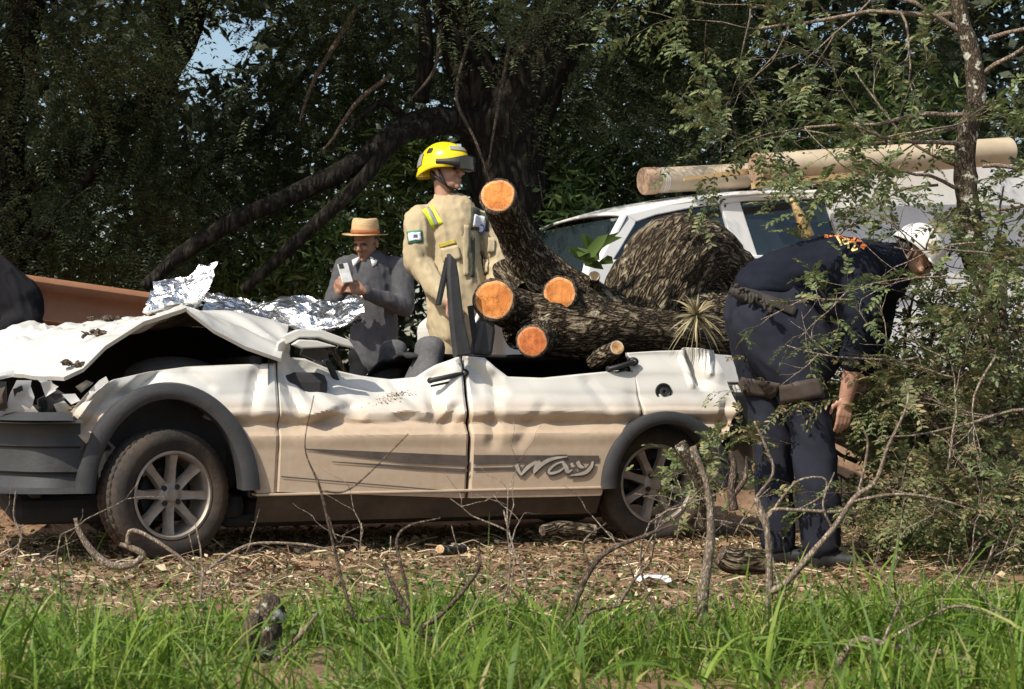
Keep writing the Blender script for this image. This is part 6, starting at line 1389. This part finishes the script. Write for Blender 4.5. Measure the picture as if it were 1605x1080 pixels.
stick('thin_stick', [[(25, 770, 6.6, .004), (22, 810, 6.6, .004), (34, 845, 6.6, .005), (10, 868, 6.6, .005), (-20, 880, 6.6, .004)]], 'thin forked stick hanging below the front bumper', 'stick', M['bark_grey'])
def cutstub(pix, label, cutm=M['cut_pale'], mat=M['bark_lichen']):
    v, f, pts, rad = bark_tube(pix, 18, 26, .16, seed=R.random() * 40); p0 = pts[0]; root = empty('cut_log', pts[len(pts) // 2], label, 'log'); o = MB().add(v, f).build('log_body', mat, root); bark_attr(o); cut_face(root, pts, rad, cutm, seg=18)
cutstub([(690, 861, 7.2, .020), (698, 863, 7.3, .022), (725, 860, 7.45, .024)], 'short sawn log with pale end lying on the chips under the doors')
cutstub([(1066, 695, 7.6, .030), (1080, 720, 7.6, .033), (1100, 765, 7.65, .036), (1108, 830, 7.7, .04)], 'upright broken stub with pale top in front of the rear wheel')
cutstub([(850, 832, 7.55, .026), (880, 828, 7.6, .034), (935, 834, 7.6, .034)], 'mossy log piece lying below the rear wheel arch', M['bark_brown'], M['bark'])
cutstub([(1130, 870, 6.7, .045), (1150, 880, 6.7, .055), (1200, 880, 6.75, .05)], 'thick mossy log lying in the litter beside the sapling', M['bark_brown'], M['bark'])
stick('broken_stub', [[(1150, 800, 7.0, .020), (1146, 770, 7.0, .018), (1150, 730, 7.0, .014), (1143, 705, 7.0, .004)], [(1146, 780, 7.0, .014), (1168, 750, 7.0, .012), (1170, 715, 7.0, .003)]], 'splintered brown stub sprouting beside the rear bumper', 'stub', M['bark_brown'])
# white paper scrap
def scrap(px, py, Y, label):
    c = pw(px, py, Y); c.z = gz(c.x, Y) + .02; v = []
    for i in range(9):
        for j in range(7): x, y = (i / 8 - .5) * .15, (j / 6 - .5) * .12; v.append(c + Vector((x, y, .03 * mnoise.noise(Vector((x * 22, y * 22, px))) + .02)))
    o = MB().add(v, grid_faces(9, 7)).build('paper_scrap', M['shirt'], None, smooth=False, origin=c); s = o.modifiers.new('s', 'SOLIDIFY'); s.thickness = .002; tag(o, label, 'scrap')
scrap(1022, 855, 7.0, 'crumpled white scrap lying on the wood chips')
# thin upright dead stems in the grass
DS = [(40, 880, 60), (120, 960, 110), (175, 900, 120), (335, 950, 130), (345, 990, 90), (725, 930, 110), (905, 1000, 60), (1080, 1010, 60), (1370, 900, 150), (1415, 870, 170), (1480, 960, 90), (1545, 900, 140), (800, 990, 70), (1010, 1000, 80), (590, 1010, 70), (250, 1000, 90)]
for k, (px, py, h) in enumerate(DS):
    Y = R.uniform(4.9, 5.8); b = pw(px, py, Y); b.z = gz(b.x, Y); C = catmull([b, b + Vector((R.uniform(-.05, .05), 0, .12)), b + Vector((R.uniform(-.1, .1), R.uniform(-.05, .05), R.uniform(.25, .36)))], 12)
    o = MB().add(*tube(C, [.0035 - .0002 * i for i in range(12)], 5)).build('dry_stem', M['bark_grey'], None, origin=b); tag(o, 'thin dry upright stem standing in the grass', 'stem', 'dry stems in the grass')

# ------------------------------------------------------------------ right-hand tree and brush heap (fallen crown)
def twig_tree(mb_, p, d, L, r, depth, tips, k=3, up=.1):
    n = 7; pts = [p]; q = p.copy(); dd = d.normalized()
    for i in range(n):
        dd = (dd + Vector((R.gauss(0, .16), R.gauss(0, .16), R.gauss(0, .14) + up * .1))).normalized(); q = q + dd * (L / n); pts.append(q.copy())
    rad = [r * (1 - .55 * i / n) for i in range(n + 1)]; mb_.add(*tube(pts, [q_ * .72 for q_ in rad], 6 if r > .008 else 4))
    if depth <= 0:
        for i in range(2, n + 1): tips.append((pts[i], (pts[i] - pts[i - 1]).normalized()))
        return
    for j in range(k):
        i = R.randint(2, n); a = (pts[i] - pts[i - 1]).normalized(); nd_ = (a * .7 + Vector((R.gauss(0, .7), R.gauss(0, .6), R.gauss(0, .5)))).normalized(); twig_tree(mb_, pts[i], nd_, L * R.uniform(.5, .75), rad[i] * .62, depth - 1, tips, k, up)
def leafed(name, label, cat, starts, mat_l, depth=2, per_tip=1, K=7, ln=(.10, .18), ll=.030, lw=.013, group=None, trunkpix=None, bark='bark_grey', keep=1.0, droop=.3):
    p0 = pw(*trunkpix[0][:3]) if trunkpix else starts[0][0]; root = empty(name, p0, label, cat, group); tips = []
    if trunkpix: MB().add(*ptube(trunkpix, 14, n=len(trunkpix) * 8, rough=.2, rs=18)).build('trunk', M['bark_lichen'], root)
    m = MB()
    for p, d_, L, r in starts: twig_tree(m, p, d_, L, r, depth, tips)
    m.build('branches', M[bark], root); tips = [t for t in tips if R.random() < keep]
    B = np.array([tuple(t[0]) for t in tips]); D = np.array([tuple(t[1]) for t in tips]); B = np.repeat(B, per_tip, 0); D = unit(np.repeat(D, per_tip, 0) + NR.normal(0, .55, (len(B), 3)))
    lv = Leaves(); sprays(lv, B, D, NR.uniform(*ln, len(B)), K, ll, lw, droop, 'ovals', .0025); lv.build('crown', M[mat_l], root); return root
V3 = Vector
leafed('roadside_tree', 'pale-barked roadside tree with olive compound leaves in front of the truck box', 'tree',
    [(pw(1525, 60, 7.9), V3((-.8, 0, .35)), .75, .018), (pw(1530, 180, 7.9), V3((-.8, -.1, .15)), .8, .018), (pw(1535, 120, 7.9), V3((.6, -.1, .4)), .6, .016), (pw(1525, 230, 7.9), V3((-.9, -.2, -.05)), .75, .016), (pw(1510, 20, 7.9), V3((-.9, .1, .1)), 1.0, .018), (pw(1540, 260, 7.9), V3((.8, -.1, .1)), .5, .015), (pw(1515, 300, 7.9), V3((-.8, -.1, .1)), .6, .014), (pw(1550, 60, 7.9), V3((.5, -.2, .3)), .6, .015), (pw(1530, -40, 7.9), V3((-1, -.2, .1)), 1.2, .02), (pw(1540, 330, 7.9), V3((.7, -.2, .0)), .5, .012)],
    'leaf_pin', 2, 1, 7, (.10, .18), .036, .016, None, [(1535, 760, 7.9, .075), (1560, 600, 7.9, .07), (1555, 470, 7.9, .06), (1525, 400, 7.9, .055), (1518, 330, 7.9, .055), (1512, 240, 7.9, .05), (1530, 150, 7.9, .045), (1522, 80, 7.9, .04), (1500, 0, 7.9, .035), (1480, -120, 7.9, .03)], keep=1.0)
leafed('overhanging_branch', 'thin leafy branch hanging across the dark gap above the roof pipes', 'branch', [(pw(1470, -60, 8.6), V3((-.85, 0, -.35)), 1.1, .014), (pw(1300, -70, 8.8), V3((-.4, 0, -.8)), .8, .010), (pw(1390, -60, 8.7), V3((-.3, 0, -.8)), .8, .010), (pw(1180, -60, 9), V3((-.3, 0, -.8)), .7, .009)], 'leaf_pin', 2, 1, 6, (.09, .15), .034, .016, keep=.6)
leafed('overhanging_branch', 'leafy twigs fanning out just above the thicker roof pipe', 'branch', [(pw(1500, 260, 8.3), V3((-.9, 0, .25)), .75, .012), (pw(1500, 200, 8.3), V3((-.9, 0, .1)), .8, .012), (pw(1470, 290, 8.2), V3((-.9, -.1, .05)), .6, .010)], 'leaf_pin', 2, 1, 6, (.08, .15), .034, .016, keep=.65)
# fallen boughs of the heap, each its own bough
HEAP = [((1480, 700, 8.2), (-.3, -.3, .5), .8, 'heap bough with olive leaves under the roadside tree', 'leaf_pin', .75), ((1560, 620, 8.0), (-.5, -.4, .3), .8, 'leafy bough leaning against the pale trunk', 'leaf_pin', .75), ((1420, 800, 7.9), (.1, -.3, .7), .7, 'bough with withering leaves beside the worker legs', 'leaf_dry', .8),
        ((1540, 820, 7.4), (-.3, -.2, .5), .7, 'withering bough lying low in the heap by the grass', 'leaf_dry', .8), ((1610, 720, 7.6), (-.6, -.2, .2), .8, 'dense bough sticking out over the grey branch', 'leaf_pin', .8), ((1450, 560, 8.4), (-.2, -.2, .5), .6, 'bough with pale leaflets below the white helmet', 'leaf_pin', .8), ((1380, 700, 8.3), (.1, -.2, .6), .6, 'brown-leaved bough behind the hanging hands', 'leaf_dry', .9), ((1600, 520, 7.8), (-.5, -.2, .3), .8, 'bough pressed against the service truck box', 'leaf_pin', .75), ((1490, 880, 7.0), (0, -.2, .5), .5, 'ragged low bough at the edge of the grass', 'leaf_dry', .8)]
for (px, py, Y), d_, L, lab, mt, kp in HEAP:
    p = pw(px, py, Y); st_ = []
    for j in range(5): st_.append((p + Vector((R.uniform(-.12, .12), R.uniform(-.1, .1), R.uniform(-.1, .1))), (Vector(d_) + Vector((R.gauss(0, .6), R.gauss(0, .35), R.gauss(0, .45)))).normalized(), L * R.uniform(.7, 1.1), R.uniform(.008, .015)))
    leafed('fallen_bough', lab, 'bough', st_, mt, 2, 1, 7, (.08, .16), .030, .013, 'boughs of the brush heap', keep=kp, bark='bark_brown')
leafed('leafy_twig', 'leafy twig hanging over the back of the bent worker', 'twig', [(pw(1340, 470, 7.1), V3((-.9, 0, .1)), .42, .008), (pw(1330, 455, 7.1), V3((-.6, 0, -.6)), .3, .006), (pw(1400, 445, 7.1), V3((-.9, 0, .25)), .35, .006)], 'leaf_pin', 1, 1, 6, (.07, .12), .028, .012, keep=.45)
leafed('leafy_twig', 'small leafy twig in front of the dented rear quarter', 'twig', [(pw(1170, 610, 7.3), V3((-.9, 0, .1)), .16, .003)], 'leaf_pin', 0, 1, 5, (.06, .09), .026, .012, keep=.6)
leafed('leafy_twig', 'arching twig with sparse leaves in front of the white helmet', 'twig', [(pw(1560, 440, 7.2), V3((-.95, 0, -.05)), .6, .008), (pw(1540, 380, 7.2), V3((-.9, 0, .1)), .45, .007)], 'leaf_pin', 1, 1, 6, (.08, .13), .030, .013, keep=.5)
# loose withered leaves filling the heap
lv = Leaves(); ells = [E(1470, 620, 8.3, .55, .45, .45), E(1560, 700, 8.0, .5, .4, .4), E(1440, 790, 7.9, .4, .35, .22), E(1580, 820, 7.4, .5, .4, .16), E(1590, 540, 8.1, .4, .4, .35), E(1380, 640, 8.5, .18, .2, .35)]
P = np.concatenate([in_ell(2300, c, r) for c, r, w in ells]); P = P[P[:, 2] > .05]
lv.ovals(P, rand_dirs(len(P), -.8, .6), rand_dirs(len(P)), NR.uniform(.02, .045, len(P)), NR.uniform(.009, .018, len(P)))
tag(lv.build('heap_leaves', M['leaf_pin']), 'loose olive leaves piled through the brush heap', 'leaves', kind='stuff')

leafed('fallen_bough', 'small bough with pale withered leaves in front of the rear wheel', 'bough', [(pw(1120, 850, 7.5), V3((-.2, -.1, .8)), .28, .008), (pw(1150, 840, 7.4), V3((.2, -.1, .8)), .28, .007), (pw(1085, 850, 7.5), V3((.1, -.1, .8)), .22, .006)], 'leaf_dry', 1, 1, 5, (.05, .09), .030, .016, 'boughs of the brush heap', keep=.5)

def verge_twig(px, py, Y, k):
    b = pw(px, py, Y); b.z = gz(b.x, Y); m = MB(); tips = []; d = Vector((R.uniform(-.8, .8), R.uniform(-.2, .2), 1)).normalized()
    def grow(p, d, L, r, dep):
        pts = [p]; q = p.copy(); dd = d
        for i in range(5):
            dd = (dd + Vector((R.gauss(0, .28), R.gauss(0, .12), R.gauss(0, .14)))).normalized(); q = q + dd * L / 5; pts.append(q.copy())
        m.add(*tube(pts, [r * (1 - .13 * i) for i in range(6)], 5, rough=.15, rs=60))
        if dep:
            for j in range(2): i = R.randint(2, 5); grow(pts[i], (dd + Vector((R.gauss(0, .9), R.gauss(0, .3), R.gauss(0, .4)))).normalized(), L * .6, r * .55, dep - 1)
    grow(b, d, R.uniform(.28, .46), R.uniform(.004, .0075), 2)
    o = m.build('bare_twig', M['bark_grey'], None, origin=b); tag(o, 'thin pale leafless twig sticking up out of the grass', 'twig', 'bare twigs in the grass')
for k, px in enumerate([40, 130, 330, 560, 700, 760, 820, 960, 1040, 1240, 1330, 1440, 1500, 1570]): verge_twig(px, 960, R.uniform(5.0, 5.9), k)

def heap_twig(px, py, Y, dx, dz, L, r, label):
    b = pw(px, py, Y); m = MB()
    def grow(p, d, L, r, dep):
        pts = [p]; q = p.copy(); dd = d
        for i in range(8):
            dd = (dd + Vector((R.gauss(0, .16), R.gauss(0, .08), R.gauss(0, .12)))).normalized(); q = q + dd * L / 8; pts.append(q.copy())
        m.add(*tube(pts, [r * (1 - .09 * i) for i in range(9)], 5, rough=.15, rs=60))
        if dep:
            for j in range(3): i = R.randint(2, 7); grow(pts[i], (dd + Vector((R.gauss(0, .7), R.gauss(0, .3), R.gauss(0, .6)))).normalized(), L * .45, r * .55, dep - 1)
    grow(b, Vector((dx, -.05, dz)).normalized(), L, r, 2); o = m.build('bare_twig', M['bark_grey'], None, origin=b); tag(o, label, 'twig')
heap_twig(1620, 640, 7.0, -1, .05, .75, .008, 'long pale leafless twig lying level across the brush heap'); heap_twig(1480, 760, 6.9, .3, 1, .6, .007, 'upright leafless twig rising through the middle of the brush heap')
heap_twig(1600, 860, 6.7, -1, .5, .6, .007, 'leafless twig leaning out of the heap over the grass'); heap_twig(1440, 560, 7.0, -1, -.2, .55, .006, 'leafless twig hooked in front of the worker belly'); heap_twig(1620, 420, 7.2, -1, .15, .7, .007, 'leafless twig crossing the pale trunk below the helmet'); heap_twig(1560, 560, 6.9, -.6, -1, .5, .006, 'leafless twig hanging down the face of the brush heap')

leafed('fallen_bough', 'dense small bough added to darken the rear tyre', 'bough', [(pw(1060, 850, 7.9), V3((.1, -.05, .9)), .3, .007), (pw(1100, 850, 7.9), V3((.2, -.05, .9)), .34, .007), (pw(1140, 850, 7.8), V3((-.1, -.05, .9)), .36, .007)], 'leaf_pin', 2, 1, 5, (.05, .09), .026, .013, 'boughs of the brush heap', keep=.45)  # extra leaf cover put in to darken the rear wheel
